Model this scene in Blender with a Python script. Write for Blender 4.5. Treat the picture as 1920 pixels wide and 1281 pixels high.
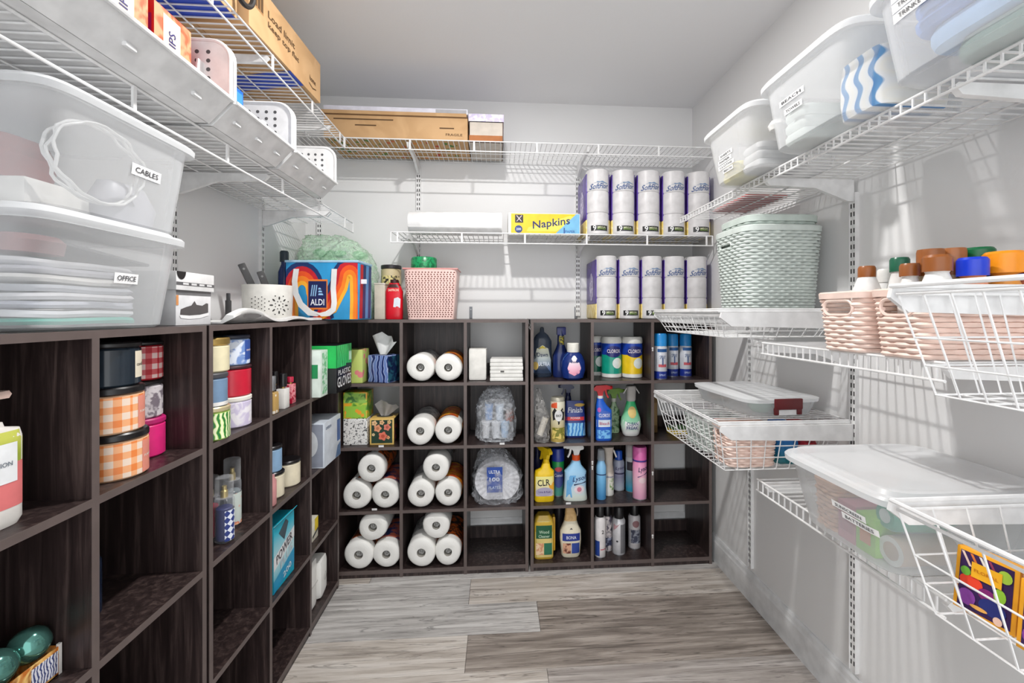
import bpy, bmesh, math, random
from math import pi, sin, cos, radians
from mathutils import Vector, Matrix
for o in list(bpy.data.objects): bpy.data.objects.remove(o)
SC = bpy.context.scene
COL = SC.collection
random.seed(7)
# ------------------------------------------------------------------ camera
cam = bpy.data.objects.new('camera', bpy.data.cameras.new('camera'))
COL.objects.link(cam)
cam.location = (0, 0, 1.2663)
cam.rotation_euler = (pi/2, 0, -0.0719)
cam.data.sensor_width = 36.0
cam.data.lens = 825.0/1920*36
cam.data.shift_x = -32.0/1920
cam.data.shift_y = -53.4/1920
cam.data.clip_start = 0.02
SC.camera = cam
# ------------------------------------------------------------------ light
w = bpy.data.worlds.new('world'); SC.world = w; w.use_nodes = True
w.node_tree.nodes['Background'].inputs[0].default_value = (0.97, 0.985, 1.0, 1)
w.node_tree.nodes['Background'].inputs[1].default_value = 1.55
ld = bpy.data.lights.new('ceiling_bulb', 'AREA'); ld.shape = 'DISK'; ld.size = .07; ld.energy = 18.5; ld.color = (1.0, 0.98, 0.955)
lo = bpy.data.objects.new('ceiling_bulb', ld); lo.location = (-0.04, 1.22, 2.425); COL.objects.link(lo)
SC.view_settings.view_transform = 'Standard'
SC.view_settings.look = 'None'
SC.view_settings.exposure = 0.52
SC.view_settings.gamma = 1.0
SC.view_settings.use_curve_mapping = False
# ------------------------------------------------------------------ materials
def lin(c):
    return tuple(((v/255)/12.92 if v/255 <= .04045 else ((v/255+.055)/1.055)**2.4) for v in c[:3]) + (1,)
MC = {}
class NB:
    """small node-tree helper"""
    def __init__(s, name):
        s.m = bpy.data.materials.new(name); s.m.use_nodes = True
        s.t = s.m.node_tree; s.b = s.t.nodes['Principled BSDF']; s.out = s.t.nodes['Material Output']
    def n(s, typ, **kw):
        x = s.t.nodes.new(typ)
        for k, v in kw.items():
            if k.startswith('i_'): x.inputs[int(k[2:])].default_value = v
            else: setattr(x, k, v)
        return x
    def l(s, a, b): s.t.links.new(a, b)
    def coord(s, scale=(1,1,1), rot=(0,0,0), which='Object', loc=(0,0,0)):
        tc = s.n('ShaderNodeTexCoord'); mp = s.n('ShaderNodeMapping')
        mp.inputs['Scale'].default_value = scale; mp.inputs['Rotation'].default_value = rot; mp.inputs['Location'].default_value = loc
        s.l(tc.outputs[which], mp.inputs[0]); return mp.outputs[0]
    def ramp(s, src, stops, interp='LINEAR'):
        r = s.n('ShaderNodeValToRGB'); r.color_ramp.interpolation = interp
        e = r.color_ramp.elements
        while len(e) < len(stops): e.new(.5)
        for q, (p, c) in zip(e, stops): q.position = p; q.color = lin(c)
        s.l(src, r.inputs[0]); return r.outputs[0]
    def mix(s, fac, a, b, mode='MIX'):
        x = s.n('ShaderNodeMix', data_type='RGBA', blend_type=mode)
        for i, v in ((0, fac), (6, a), (7, b)):
            if hasattr(v, 'default_value') or hasattr(v, 'is_output'): s.l(v, x.inputs[i])
            else: x.inputs[i].default_value = v if i == 0 else lin(v)
        return x.outputs[2]
    def math(s, op, a, b=0.0):
        x = s.n('ShaderNodeMath', operation=op)
        for i, v in ((0, a), (1, b)):
            if hasattr(v, 'is_output'): s.l(v, x.inputs[i])
            else: x.inputs[i].default_value = v
        return x.outputs[0]
    def fin(s, col=None, rough=.5, metal=0, bump=None, bs=.2, spec=.5):
        b = s.b
        if col is not None:
            if hasattr(col, 'is_output'): s.l(col, b.inputs['Base Color'])
            else: b.inputs['Base Color'].default_value = lin(col)
        b.inputs['Roughness'].default_value = rough; b.inputs['Metallic'].default_value = metal
        b.inputs['Specular IOR Level'].default_value = spec
        if bump is not None:
            bn = s.n('ShaderNodeBump'); bn.inputs['Strength'].default_value = bs; bn.inputs['Distance'].default_value = .002
            s.l(bump, bn.inputs['Height']); s.l(bn.outputs[0], b.inputs['Normal'])
        return s.m
def M(c, rough=.45, metal=0, spec=.5):
    """plain colour with a trace of procedural tone variation"""
    k = ('p', tuple(c), rough, metal, spec)
    if k not in MC:
        nb = NB('plain_%d' % len(MC))
        nz = nb.n('ShaderNodeTexNoise'); nz.inputs['Scale'].default_value = 22; nz.inputs['Detail'].default_value = 3
        nb.l(nb.coord(), nz.inputs['Vector'])
        c2 = tuple(max(0, v*.93) for v in c)
        col = nb.mix(nb.ramp(nz.outputs[0], [(.35, (0,0,0)), (.65, (255,255,255))]), c, c2)
        MC[k] = nb.fin(col, rough, metal, spec=spec)
    return MC[k]
def CLR(c, op=.35, rough=.2, bump=0):
    """see-through plastic: part diffuse/gloss, part transparent"""
    k = ('c', tuple(c), op, rough, bump)
    if k not in MC:
        nb = NB('clear_%d' % len(MC))
        b = None
        if bump:
            nz = nb.n('ShaderNodeTexNoise'); nz.inputs['Scale'].default_value = bump; nz.inputs['Detail'].default_value = 4
            nz.inputs['Distortion'].default_value = 1.55
            nb.l(nb.coord(), nz.inputs['Vector']); b = nz.outputs[0]
        nb.fin(c, rough, bump=b, bs=1.0)
        tr = nb.n('ShaderNodeBsdfTransparent'); tr.inputs[0].default_value = (.97,.97,.97,1)
        mx = nb.n('ShaderNodeMixShader')
        if bump:
            fr = nb.n('ShaderNodeMath', operation='MULTIPLY_ADD'); nb.l(b, fr.inputs[0]); fr.inputs[1].default_value = .9; fr.inputs[2].default_value = op-.45
            fr.use_clamp = True
            nb.l(fr.outputs[0], mx.inputs[0])
        else:
            lw = nb.n('ShaderNodeLayerWeight'); lw.inputs[0].default_value = .25
            fr = nb.n('ShaderNodeMath', operation='MULTIPLY_ADD'); nb.l(lw.outputs[1], fr.inputs[0]); fr.inputs[1].default_value = .5; fr.inputs[2].default_value = op
            fr.use_clamp = True
            nb.l(fr.outputs[0], mx.inputs[0])
        nb.l(tr.outputs[0], mx.inputs[1]); nb.l(nb.b.outputs[0], mx.inputs[2]); nb.l(mx.outputs[0], nb.out.inputs[0])
        MC[k] = nb.m
    return MC[k]
def WOODM():
    if 'wood' not in MC:
        nb = NB('espresso_wood')
        def layer(scale):
            nz = nb.n('ShaderNodeTexNoise'); nz.inputs['Scale'].default_value = 1; nz.inputs['Detail'].default_value = 7; nz.inputs['Roughness'].default_value = .65; nz.inputs['Distortion'].default_value = .6
            nb.l(nb.coord(scale), nz.inputs['Vector']); return nz.outputs[0]
        g = layer((60, 60, 3.2))
        big = layer((3, 3, 3))
        col = nb.ramp(g, [(.28, (24,18,18)), (.5, (52,41,40)), (.7, (94,79,75))])
        col = nb.mix(nb.math('MULTIPLY', big, .55), col, (40,30,30))
        MC['wood'] = nb.fin(col, .38, bump=g, bs=.25)
    return MC['wood']
def EDGEM(): return M((98,86,83), .45)
def WIRE(): return M((236,236,236), .35)
def PAT(kind, a, b, s=40, rough=.5, c=None, rot=(0,0,0)):
    """flat print: pattern of colours a/b(/c)"""
    k = (kind, tuple(a), tuple(b), s, rough, c, rot)
    if k in MC: return MC[k]
    nb = NB('print_%s_%d' % (kind, len(MC)))
    if kind == 'gingham':
        tc = nb.n('ShaderNodeUVMap'); sp = nb.n('ShaderNodeSeparateXYZ'); nb.l(tc.outputs[0], sp.inputs[0])
        f = []
        for i in (0, 1):
            q = nb.math('FRACT', nb.math('MULTIPLY', sp.outputs[i], s)); f.append(nb.math('GREATER_THAN', q, .5))
        av = nb.math('MULTIPLY', nb.math('ADD', f[0], f[1]), .5)
        col = nb.ramp(av, [(0, a), (.5, c or tuple((x+y)/2 for x, y in zip(a, b))), (1, b)])
    elif kind == 'checker':
        tc = nb.n('ShaderNodeUVMap'); mp = nb.n('ShaderNodeMapping'); mp.inputs['Rotation'].default_value = rot; nb.l(tc.outputs[0], mp.inputs[0])
        ck = nb.n('ShaderNodeTexChecker'); ck.inputs['Scale'].default_value = s
        nb.l(mp.outputs[0], ck.inputs[0]); ck.inputs[1].default_value = lin(a); ck.inputs[2].default_value = lin(b); col = ck.outputs[0]
    elif kind == 'noise':
        nz = nb.n('ShaderNodeTexNoise'); nz.inputs['Scale'].default_value = s; nz.inputs['Detail'].default_value = 2; nz.inputs['Distortion'].default_value = .8
        nb.l(nb.coord(), nz.inputs['Vector'])
        st = [(.42, a), (.55, b)] if c is None else [(.36, a), (.48, b), (.6, c)]
        col = nb.ramp(nz.outputs[0], st)
    elif kind == 'spots':
        vo = nb.n('ShaderNodeTexVoronoi'); vo.inputs['Scale'].default_value = s; nb.l(nb.coord(), vo.inputs['Vector'])
        col = nb.ramp(vo.outputs[0], [(.3, a), (.36, b)] if c is None else [(.2, c), (.3, a), (.42, b)])
    elif kind == 'wave':
        wv = nb.n('ShaderNodeTexWave'); wv.inputs['Scale'].default_value = s; wv.inputs['Distortion'].default_value = 6; wv.inputs['Detail'].default_value = 2; wv.inputs['Detail Scale'].default_value = 1.2
        nb.l(nb.coord(rot=rot), wv.inputs['Vector'])
        col = nb.ramp(wv.outputs[1], [(.3, a), (.5, b)] if c is None else [(.2, a), (.45, b), (.75, c)])
    elif kind == 'vgrad':
        sp = nb.n('ShaderNodeSeparateXYZ'); nb.l(nb.coord(which='Generated'), sp.inputs[0])
        st = [(.2, a), (.8, b)] if c is None else [(.1, a), (.45, c), (.9, b)]
        col = nb.ramp(sp.outputs[2], st)
    MC[k] = nb.fin(col, rough)
    return MC[k]
# ------------------------------------------------------------------ mesh building
class MB:
    def __init__(s): s.v = []; s.f = []; s.uv = {}
    def add(s, vs, fs):
        o = len(s.v); s.v += [tuple(p) for p in vs]; s.f += [tuple(i+o for i in f) for f in fs]; return s
    def box(s, x0, x1, y0, y1, z0, z1, b=0):
        if b:
            bm = bmesh.new(); bmesh.ops.create_cube(bm, size=1)
            bmesh.ops.scale(bm, vec=(x1-x0, y1-y0, z1-z0), verts=bm.verts)
            bmesh.ops.translate(bm, vec=((x0+x1)/2, (y0+y1)/2, (z0+z1)/2), verts=bm.verts)
            bmesh.ops.bevel(bm, geom=bm.edges[:], offset=b, segments=2, affect='EDGES', profile=.6)
            bm.verts.index_update()
            s.add([v.co[:] for v in bm.verts], [[v.index for v in f.verts] for f in bm.faces]); bm.free(); return s
        return s.add([(x0,y0,z0),(x1,y0,z0),(x1,y1,z0),(x0,y1,z0),(x0,y0,z1),(x1,y0,z1),(x1,y1,z1),(x0,y1,z1)],
                     [(0,3,2,1),(4,5,6,7),(0,1,5,4),(1,2,6,5),(2,3,7,6),(3,0,4,7)])
    def tube(s, pts, r, n=6, closed=False, caps=True):
        pts = [Vector(p) for p in pts]; N = len(pts); rings = []
        up = None
        for i, p in enumerate(pts):
            a = pts[i-1] if (i or closed) else p; c = pts[(i+1) % N] if (i < N-1 or closed) else p
            t = (c-a)
            t = t.normalized() if t.length > 1e-9 else Vector((0,0,1))
            if up is None:
                up = Vector((0,0,1)) if abs(t.z) < .9 else Vector((1,0,0))
            x = t.cross(up)
            if x.length < 1e-6: x = t.cross(Vector((0,1,0)))
            x.normalize(); y = x.cross(t).normalized(); up = y
            rr = r[i] if isinstance(r, (list, tuple)) else r
            rings.append([p + x*rr*cos(2*pi*k/n) + y*rr*sin(2*pi*k/n) for k in range(n)])
        vs = [q for g in rings for q in g]; fs = []
        for i in range(N if closed else N-1):
            j = (i+1) % N
            for k in range(n):
                k2 = (k+1) % n; fs.append((i*n+k, i*n+k2, j*n+k2, j*n+k))
        if caps and not closed:
            fs.append(tuple(range(n-1, -1, -1))); fs.append(tuple((N-1)*n+k for k in range(n)))
        return s.add(vs, fs)
    def lathe(s, prof, n=24, c=(0,0,0), axis='z', caps=True):
        vs = []; fs = []
        for r, z in prof:
            for k in range(n):
                a = 2*pi*k/n; x, y = r*cos(a), r*sin(a)
                if axis == 'z': p = (c[0]+x, c[1]+y, c[2]+z)
                elif axis == 'y': p = (c[0]+x, c[1]+z, c[2]+y)
                else: p = (c[0]+z, c[1]+x, c[2]+y)
                vs.append(p)
        flip = axis == 'y'
        for i in range(len(prof)-1):
            for k in range(n):
                k2 = (k+1) % n; q = (i*n+k, i*n+k2, (i+1)*n+k2, (i+1)*n+k)
                fs.append(q[::-1] if flip else q)
        if caps:
            a = tuple(range(n-1, -1, -1)); b = tuple((len(prof)-1)*n+k for k in range(n))
            fs += [a[::-1], b[::-1]] if flip else [a, b]
        return s.add(vs, fs)
    def prism(s, poly, d0, d1, axis='y'):
        """polygon (a,b) extruded along axis"""
        n = len(poly)
        def P(a, b, d): return (a, d, b) if axis == 'y' else ((d, a, b) if axis == 'x' else (a, b, d))
        vs = [P(a, b, d0) for a, b in poly] + [P(a, b, d1) for a, b in poly]
        fs = [tuple(range(n)), tuple(range(2*n-1, n-1, -1))] + [(i, i+n, (i+1) % n+n, (i+1) % n) for i in range(n)]
        return s.add(vs, fs)
    def loft(s, secs, n=28, caps=True):
        """secs: (z, cx, cy, rx, ry, exponent)"""
        vs = []; fs = []
        for z, cx, cy, rx, ry, e in secs:
            for k in range(n):
                a = 2*pi*k/n; ca, sa = cos(a), sin(a); q = 2.0/e
                vs.append((cx+rx*math.copysign(abs(ca)**q, ca), cy+ry*math.copysign(abs(sa)**q, sa), z))
        for i in range(len(secs)-1):
            for k in range(n):
                k2 = (k+1) % n; fs.append((i*n+k, i*n+k2, (i+1)*n+k2, (i+1)*n+k))
        if caps: fs.append(tuple(range(n-1, -1, -1))); fs.append(tuple((len(secs)-1)*n+k for k in range(n)))
        return s.add(vs, fs)
    def xf(s, m):
        s.v = [tuple(m @ Vector(p)) for p in s.v]; return s
    def tr(s, x, y, z): s.v = [(p[0]+x, p[1]+y, p[2]+z) for p in s.v]; return s
    def join(s, o): return s.add(o.v, o.f)
    def mesh(s, name, mat, smooth=35, uv=None):
        me = bpy.data.meshes.new(name); me.from_pydata(s.v, [], s.f); me.materials.append(mat)
        if uv:
            ul = me.uv_layers.new(); lp = me.loops
            for i in range(len(lp)): ul.data[i].uv = uv[lp[i].vertex_index]
        if smooth:
            me.polygons.foreach_set('use_smooth', [True]*len(me.polygons)); me.set_sharp_from_angle(angle=radians(smooth))
        me.validate(); return me
def link(name, me, parent=None, loc=None):
    o = bpy.data.objects.new(name, me); COL.objects.link(o)
    if parent: o.parent = parent
    if loc: o.location = loc
    return o
def obj(name, mb, mat, parent=None, smooth=35, uv=None, label=None, loc=None):
    o = link(name, mb.mesh(name, mat, smooth, uv), parent, loc)
    if label: o['label'] = label
    return o
def tag(o, label, cat, group=None):
    o['label'] = label; o['category'] = cat
    if group: o['group'] = group
    return o
def thing(name, label, cat, loc=(0,0,0), rz=0, group=None):
    o = bpy.data.objects.new(name, None); COL.objects.link(o); o.empty_display_size = .05
    o.location = loc; o.rotation_euler = (0, 0, rz)
    return tag(o, label, cat, group)
def struct(name, mb, mat, parent=None, smooth=0):
    o = obj(name, mb, mat, parent, smooth)
    if not parent: o['kind'] = 'structure'
    return o
def dup(root, loc, rz, label, group=None):
    r = root.copy(); COL.objects.link(r); r.location = loc; r.rotation_euler = (0, 0, rz); r['label'] = label
    if group: r['group'] = group
    for ch in list(root.children):
        c = ch.copy(); COL.objects.link(c); c.parent = r
        for g in ch.children:
            d = g.copy(); COL.objects.link(d); d.parent = c
    return r
# ------------------------------------------------------------------ decals on lofted bodies
class Body:
    """lofted bottle / tin / jar; front is local -Y"""
    def __init__(s, secs): s.s = secs
    def front(s, x, z, off=.0004):
        S = s.s
        if z <= S[0][0]: q = S[0]
        elif z >= S[-1][0]: q = S[-1]
        else:
            for a, b in zip(S, S[1:]):
                if a[0] <= z <= b[0] and b[0] > a[0]:
                    t = (z-a[0])/(b[0]-a[0]); q = [a[i]+(b[i]-a[i])*t for i in range(6)]; break
        u = min(1, abs((x-q[1])/q[3])); return q[2]-q[4]*(1-u**q[5])**(1/q[5])-off
    def mb(s, n=28): return MB().loft(s.s, n)
def cyl(r, h, b=.003):
    return Body([(0,0,0,r-b,r-b,2),(b,0,0,r,r,2),(h-b,0,0,r,r,2),(h,0,0,r-b,r-b,2)])
def patch(body, x0, x1, z0, z1, nx=10, nz=4, off=.0004):
    m = MB(); uv = []
    for j in range(nz+1):
        for i in range(nx+1):
            x = x0+(x1-x0)*i/nx; z = z0+(z1-z0)*j/nz; m.v.append((x, body.front(x, z, off), z)); uv.append((x, z))
    m.f = [(j*(nx+1)+i, j*(nx+1)+i+1, (j+1)*(nx+1)+i+1, (j+1)*(nx+1)+i) for j in range(nz) for i in range(nx)]
    return m, uv
def wrapband(r, z0, z1, n=40, a0=0, a1=2*pi, off=.0005, cx=0, cy=0):
    """cylindrical sleeve, uv in metres; angle 0 = front (-Y)"""
    m = MB(); uv = []; R = r+off
    for i in range(n+1):
        a = a0+(a1-a0)*i/n
        for z in (z0, z1): m.v.append((cx+R*sin(a), cy-R*cos(a), z)); uv.append((a*R, z))
    m.f = [(2*i, 2*i+2, 2*i+3, 2*i+1) for i in range(n)]
    return m, uv
def blob(body, pts, off=.0006, rings=4):
    """filled polygon (x,z) following the front of the body"""
    cx = sum(p[0] for p in pts)/len(pts); cz = sum(p[1] for p in pts)/len(pts); m = MB(); n = len(pts)
    m.v.append((cx, body.front(cx, cz, off), cz))
    for k in range(1, rings+1):
        for x, z in pts:
            X = cx+(x-cx)*k/rings; Z = cz+(z-cz)*k/rings; m.v.append((X, body.front(X, Z, off), Z))
    for i in range(n): m.f.append((0, 1+i, 1+(i+1) % n))
    for k in range(rings-1):
        a = 1+k*n; b = a+n
        for i in range(n): m.f.append((a+i, b+i, b+(i+1) % n, a+(i+1) % n))
    return m
def ell(cx, cz, rx, rz, n=18): return [(cx+rx*cos(2*pi*i/n), cz+rz*sin(2*pi*i/n)) for i in range(n)]
class Flat(Body):
    """plane y = y0 facing -Y"""
    def __init__(s, y0=0): s.y0 = y0
    def front(s, x, z, off=.0004): return s.y0-off
# ------------------------------------------------------------------ lettering: all font outlines are converted in one go
TXT = {}
def prep_text(words):
    tmp = []
    for wd in words:
        c = bpy.data.curves.new('t', 'FONT'); c.body = wd; c.size = 1; c.align_x = 'CENTER'; c.align_y = 'CENTER'; c.resolution_u = 2
        c.space_line = .9; c.offset = .012
        o = bpy.data.objects.new('t', c); COL.objects.link(o); tmp.append((wd, o))
    dg = bpy.context.evaluated_depsgraph_get()
    for wd, o in tmp:
        me = o.evaluated_get(dg).to_mesh()
        TXT[wd] = ([(v.co.x, v.co.y) for v in me.vertices], [tuple(p.vertices) for p in me.polygons]); o.evaluated_get(dg).to_mesh_clear()
    for wd, o in tmp:
        c = o.data; bpy.data.objects.remove(o); bpy.data.curves.remove(c)
def text(body, word, x, z, wid, mat, parent, hgt=None, shear=0, rot=0, off=.0012, name='lettering'):
    """word laid on the front of a body, wid wide (and hgt high)"""
    vs, fs = TXT[word]
    xs = [v[0] for v in vs]; ys = [v[1] for v in vs]
    W = max(xs)-min(xs); H = max(ys)-min(ys); cx = (max(xs)+min(xs))/2; cy = (max(ys)+min(ys))/2
    sx = wid/W; sy = (hgt/H) if hgt else sx
    m = MB()
    for a, b in vs:
        X = (a-cx)*sx; Z = (b-cy)*sy; X += shear*Z
        X, Z = X*cos(rot)-Z*sin(rot), X*sin(rot)+Z*cos(rot)
        m.v.append((x+X, body.front(x+X, z+Z, off), z+Z))
    m.f = list(fs)
    return obj(name, m, mat, parent, 0)
WHITE = (240,240,240); BLACK = (22,22,24); NAVY = (24,38,92)
# ------------------------------------------------------------------ room shell
P = .305; UH = 1.235
XL, XR, YB, ZC, YN = -1.03, 1.115, 2.45, 2.44, -.6
def wallmat():
    nb = NB('painted_wall')
    nz = nb.n('ShaderNodeTexNoise'); nz.inputs['Scale'].default_value = 160; nz.inputs['Detail'].default_value = 3
    nb.l(nb.coord(), nz.inputs['Vector'])
    return nb.fin((226,226,226), .6, bump=nz.outputs[0], bs=.08)
WM = wallmat()
def ceilmat():
    nb = NB('painted_ceiling')
    nz = nb.n('ShaderNodeTexNoise'); nz.inputs['Scale'].default_value = 120
    nb.l(nb.coord(), nz.inputs['Vector'])
    return nb.fin((232,232,233), .8, bump=nz.outputs[0], bs=.1)
struct('wall_left', MB().box(XL-.1, XL, YN, YB+.1, 0, ZC), WM)
struct('wall_right', MB().box(XR, XR+.1, YN, YB+.1, 0, ZC), WM)
struct('wall_back', MB().box(XL, XR, YB, YB+.1, 0, ZC), WM)
struct('ceiling', MB().box(XL-.1, XR+.1, YN, YB+.1, ZC, ZC+.08), ceilmat())
TRIM = M((226,227,228), .35)
def base_profile(h=.132, d=.014):
    return [(0,0), (d,0), (d,h-.03), (d-.003,h-.022), (d-.005,h-.008), (d-.009,h), (0,h)]
struct('baseboard_right', MB().prism([(XR-a, b) for a, b in base_profile()], YN, YB-.014, 'y'), TRIM)
bb = MB()
for a, b in ((0,1),):
    bb.prism([(YB-u, v) for u, v in base_profile()], XL, XR-.014, 'x')
struct('baseboard_back', bb, TRIM)
# floor: sub-floor plus planks running along X
def plankmat(i, tone):
    nb = NB('vinyl_plank_%d' % i)
    a, b, c, d = tone
    nz = nb.n('ShaderNodeTexNoise'); nz.inputs['Scale'].default_value = 1; nz.inputs['Detail'].default_value = 9; nz.inputs['Roughness'].default_value = .68; nz.inputs['Distortion'].default_value = .35
    nb.l(nb.coord((2.2, 34, 10), loc=(i*3.7, i*1.9, 0)), nz.inputs['Vector'])
    n2 = nb.n('ShaderNodeTexNoise'); n2.inputs['Scale'].default_value = 1; n2.inputs['Detail'].default_value = 5; n2.inputs['Distortion'].default_value = 1.2
    nb.l(nb.coord((1.6, 8, 3), loc=(i*1.3, i*4.1, 0)), n2.inputs['Vector'])
    col = nb.ramp(nz.outputs[0], [(.34, a), (.48, b), (.6, c)])
    col = nb.mix(nb.ramp(n2.outputs[0], [(.45, (0,0,0)), (.7, (150,150,150))]), col, d)
    n3 = nb.n('ShaderNodeTexNoise'); n3.inputs['Scale'].default_value = 1; n3.inputs['Detail'].default_value = 6; n3.inputs['Distortion'].default_value = 2.2
    nb.l(nb.coord((1.1, 22, 3), loc=(i*2.3, i*.7, 0)), n3.inputs['Vector'])
    vein = nb.ramp(n3.outputs[0], [(.48, (0,0,0)), (.5, (215,215,215)), (.52, (0,0,0))])
    col = nb.mix(vein, col, tuple(v*.62 for v in a))
    return nb.fin(col, .42, bump=nz.outputs[0], bs=.12)
LIGHT = ((152,142,133), (192,183,174), (214,207,200), (176,167,159))
COOL = ((146,143,140), (184,180,177), (208,205,202), (166,163,161))
DARK = ((104,95,88), (142,132,124), (176,166,157), (126,116,109))
MIDT = ((146,138,133), (172,164,158), (196,189,184), (156,149,145))
fl = struct('floor', MB().box(XL, XR, YN, YB, -.05, -.003), M((70,66,62), .8))
rows = [(2.293, [XL, .45, XR], [LIGHT, LIGHT]), (2.11, [XL, -.6, XR], [LIGHT, COOL]),
        (1.927, [XL, -.125, XR], [COOL, LIGHT]), (1.744, [XL, .172, XR], [COOL, DARK]), (1.56, [XL, -.115, XR], [LIGHT, DARK]),
        (1.377, [XL, .176, XR], [LIGHT, MIDT]), (1.194, [XL, -.4, XR], [MIDT, LIGHT]), (1.011, [XL, .5, XR], [COOL, LIGHT])]
for k in range(10): rows.append((.828-.183*k, [XL, -.3+.17*(k % 4), XR], [[LIGHT, COOL, MIDT][k % 3], [COOL, LIGHT][k % 2]]))
pi_ = 0
for y0, xs, tones in rows:
    y1 = min(y0+.183, YB)
    for j in range(len(xs)-1):
        m = MB(); x0, x1 = xs[j]+.0006, xs[j+1]-.0006; a, b = max(y0, YN)+.0006, y1-.0006; c = .0012
        m.add([(x0,a,-.003),(x1,a,-.003),(x1,b,-.003),(x0,b,-.003),(x0,a,-c),(x1,a,-c),(x1,b,-c),(x0,b,-c),(x0+c,a+c,0),(x1-c,a+c,0),(x1-c,b-c,0),(x0+c,b-c,0)],
              [(0,1,5,4),(1,2,6,5),(2,3,7,6),(3,0,4,7),(4,5,9,8),(5,6,10,9),(6,7,11,10),(7,4,8,11),(8,9,10,11)])
        obj('plank', m, plankmat(pi_, tones[j]), fl, 0); pi_ += 1
# ------------------------------------------------------------------ cube shelving units
T = .015; UD = .284
def cube_unit(label, loc, rz, closed, rails):
    """3x4 cells; local x along the front, front face at y=0, back at y=UD; closed/rails: set of (col,row from floor)"""
    t = thing('cube_shelf_unit', label, 'shelf unit', loc, rz, 'cube shelf units')
    wm = WOODM(); em = EDGEM()
    W = 3*P
    for i in range(4):
        x = i*P
        xa, xb = (x, x+T/2) if i == 0 else ((x-T/2, x) if i == 3 else (x-T/2, x+T/2))
        if i in (0, 3): xa, xb = (x-.0015, x+T-.0015) if i == 0 else (x-T+.0015, x+.0015)
        o = obj('side_panel' if i in (0, 3) else 'divider', MB().box(xa, xb, .001, UD, 0, UH-T), wm, t, 0)
        obj('edge_band', MB().box(xa, xb, 0, .001, 0, UH-T), em, o, 0)
    for k in range(5):
        z = k*P
        if k == 4:
            o = obj('top_panel', MB().box(-.0015, W+.0015, .001, UD, UH-T, UH), wm, t, 0)
            obj('edge_band', MB().box(-.0015, W+.0015, 0, .001, UH-T, UH), em, o, 0); continue
        for i in range(3):
            x0 = i*P + (T-.0015 if i == 0 else T/2); x1 = (i+1)*P - (T-.0015 if i == 2 else T/2)
            z0 = z if k else .0; m = MB().box(x0, x1, .001, UD, z0+(.0 if k else .022), z+T+(0 if k else .022))
            if k == 0: m.box(x0, x1, .004, .016, 0, .022)
            o = obj('shelf_board' if k else 'base_board', m, wm, t, 0)
            obj('edge_band', MB().box(x0, x1, 0, .001, z0+(0 if k else .018), z+T+(0 if k else .022)), em, o, 0)
    for i in range(3):
        for k in range(4):
            x0 = i*P+T; x1 = (i+1)*P-T; z0 = k*P+T+(.022 if k == 0 else 0)
            if (i, k) in closed: obj('back_panel', MB().box(i*P, (i+1)*P, UD, UD+.004, k*P, (k+1)*P+T), wm, t, 0)
            elif (i, k) in rails: obj('back_rail', MB().box(x0-T/2, x1+T/2, UD-.012, UD, z0, z0+.062), wm, t, 0)
    return t
ALL = {(i, k) for i in range(3) for k in range(4)}
BX0, BYF = -.765, 2.148
UA = cube_unit('dark brown twelve-cube shelf unit along the back wall holding paper towel rolls', (BX0, BYF, 0), 0,
               {(0,3),(1,3),(0,1),(0,0),(1,2),(1,1),(1,0),(2,2),(2,1)}, {(0,2),(2,3),(2,0)})
UB = cube_unit('dark brown twelve-cube shelf unit along the back wall holding cleaning sprays', (BX0+3*P+.0135, BYF, 0), 0,
               {(0,1),(0,0),(1,1),(1,0),(2,3)}, {(0,3),(1,3),(0,2),(1,2),(2,2),(2,1),(2,0)})
LX = -.7303; LY0 = .857
UC = cube_unit('dark brown twelve-cube shelf unit on the left wall, beside the corner, holding perfumes and gloves', (LX, LY0+P+.0135, 0), pi/2, ALL, set())
UD_ = cube_unit('dark brown twelve-cube shelf unit on the left wall nearest the viewer, under the clear bins', (LX, LY0-2*P, 0), pi/2, ALL, set())
# ------------------------------------------------------------------ slotted wall standards
def standard(label, loc, z0, z1, rz):
    t = thing('wall_standard', label, 'wall standard', (loc[0], loc[1], z0), rz, 'slotted wall standards')
    h = z1-z0; m = MB().box(-.0125, .0125, -.011, 0, 0, h); m.box(-.0125,-.0105,-.0135,-.011,0,h); m.box(.0105,.0125,-.0135,-.011,0,h)
    obj('rail', m, WIRE(), t, 0)
    s = MB(); z = .02
    while z < h-.03:
        for x in (-.0055, .0055): s.box(x-.0022, x+.0022, -.0114, -.0105, z, z+.014)
        z += .0254
    o = obj('slots', s, M((45,45,46), .9), t, 0); o['kind'] = 'stuff'
    return t
standard('white slotted standard on right wall, deep end, behind green basket', (XR, 1.856), .15, 1.64, -pi/2)
standard('white slotted standard on right wall, middle one, full length down to baseboard', (XR, 1.295), .15, 1.64, -pi/2)
standard('white slotted standard on right wall, nearest to the viewer', (XR, .735), .15, 1.64, -pi/2)
standard('white slotted standard on back wall left of the paper roll', (-.43, YB), 1.25, 2.06, 0)
standard('white slotted standard on back wall beside the bath tissue packs', (.45, YB), 1.25, 2.06, 0)
standard('white slotted standard on back wall in the left corner', (-.955, YB), 1.25, 2.06, 0)
standard('white slotted standard on left wall behind the colourful cooler bag', (XL, 1.995), 1.25, 2.06, pi/2)
standard('white slotted standard on left wall behind the white shoe box', (XL, 1.47), 1.25, 2.06, pi/2)
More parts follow.
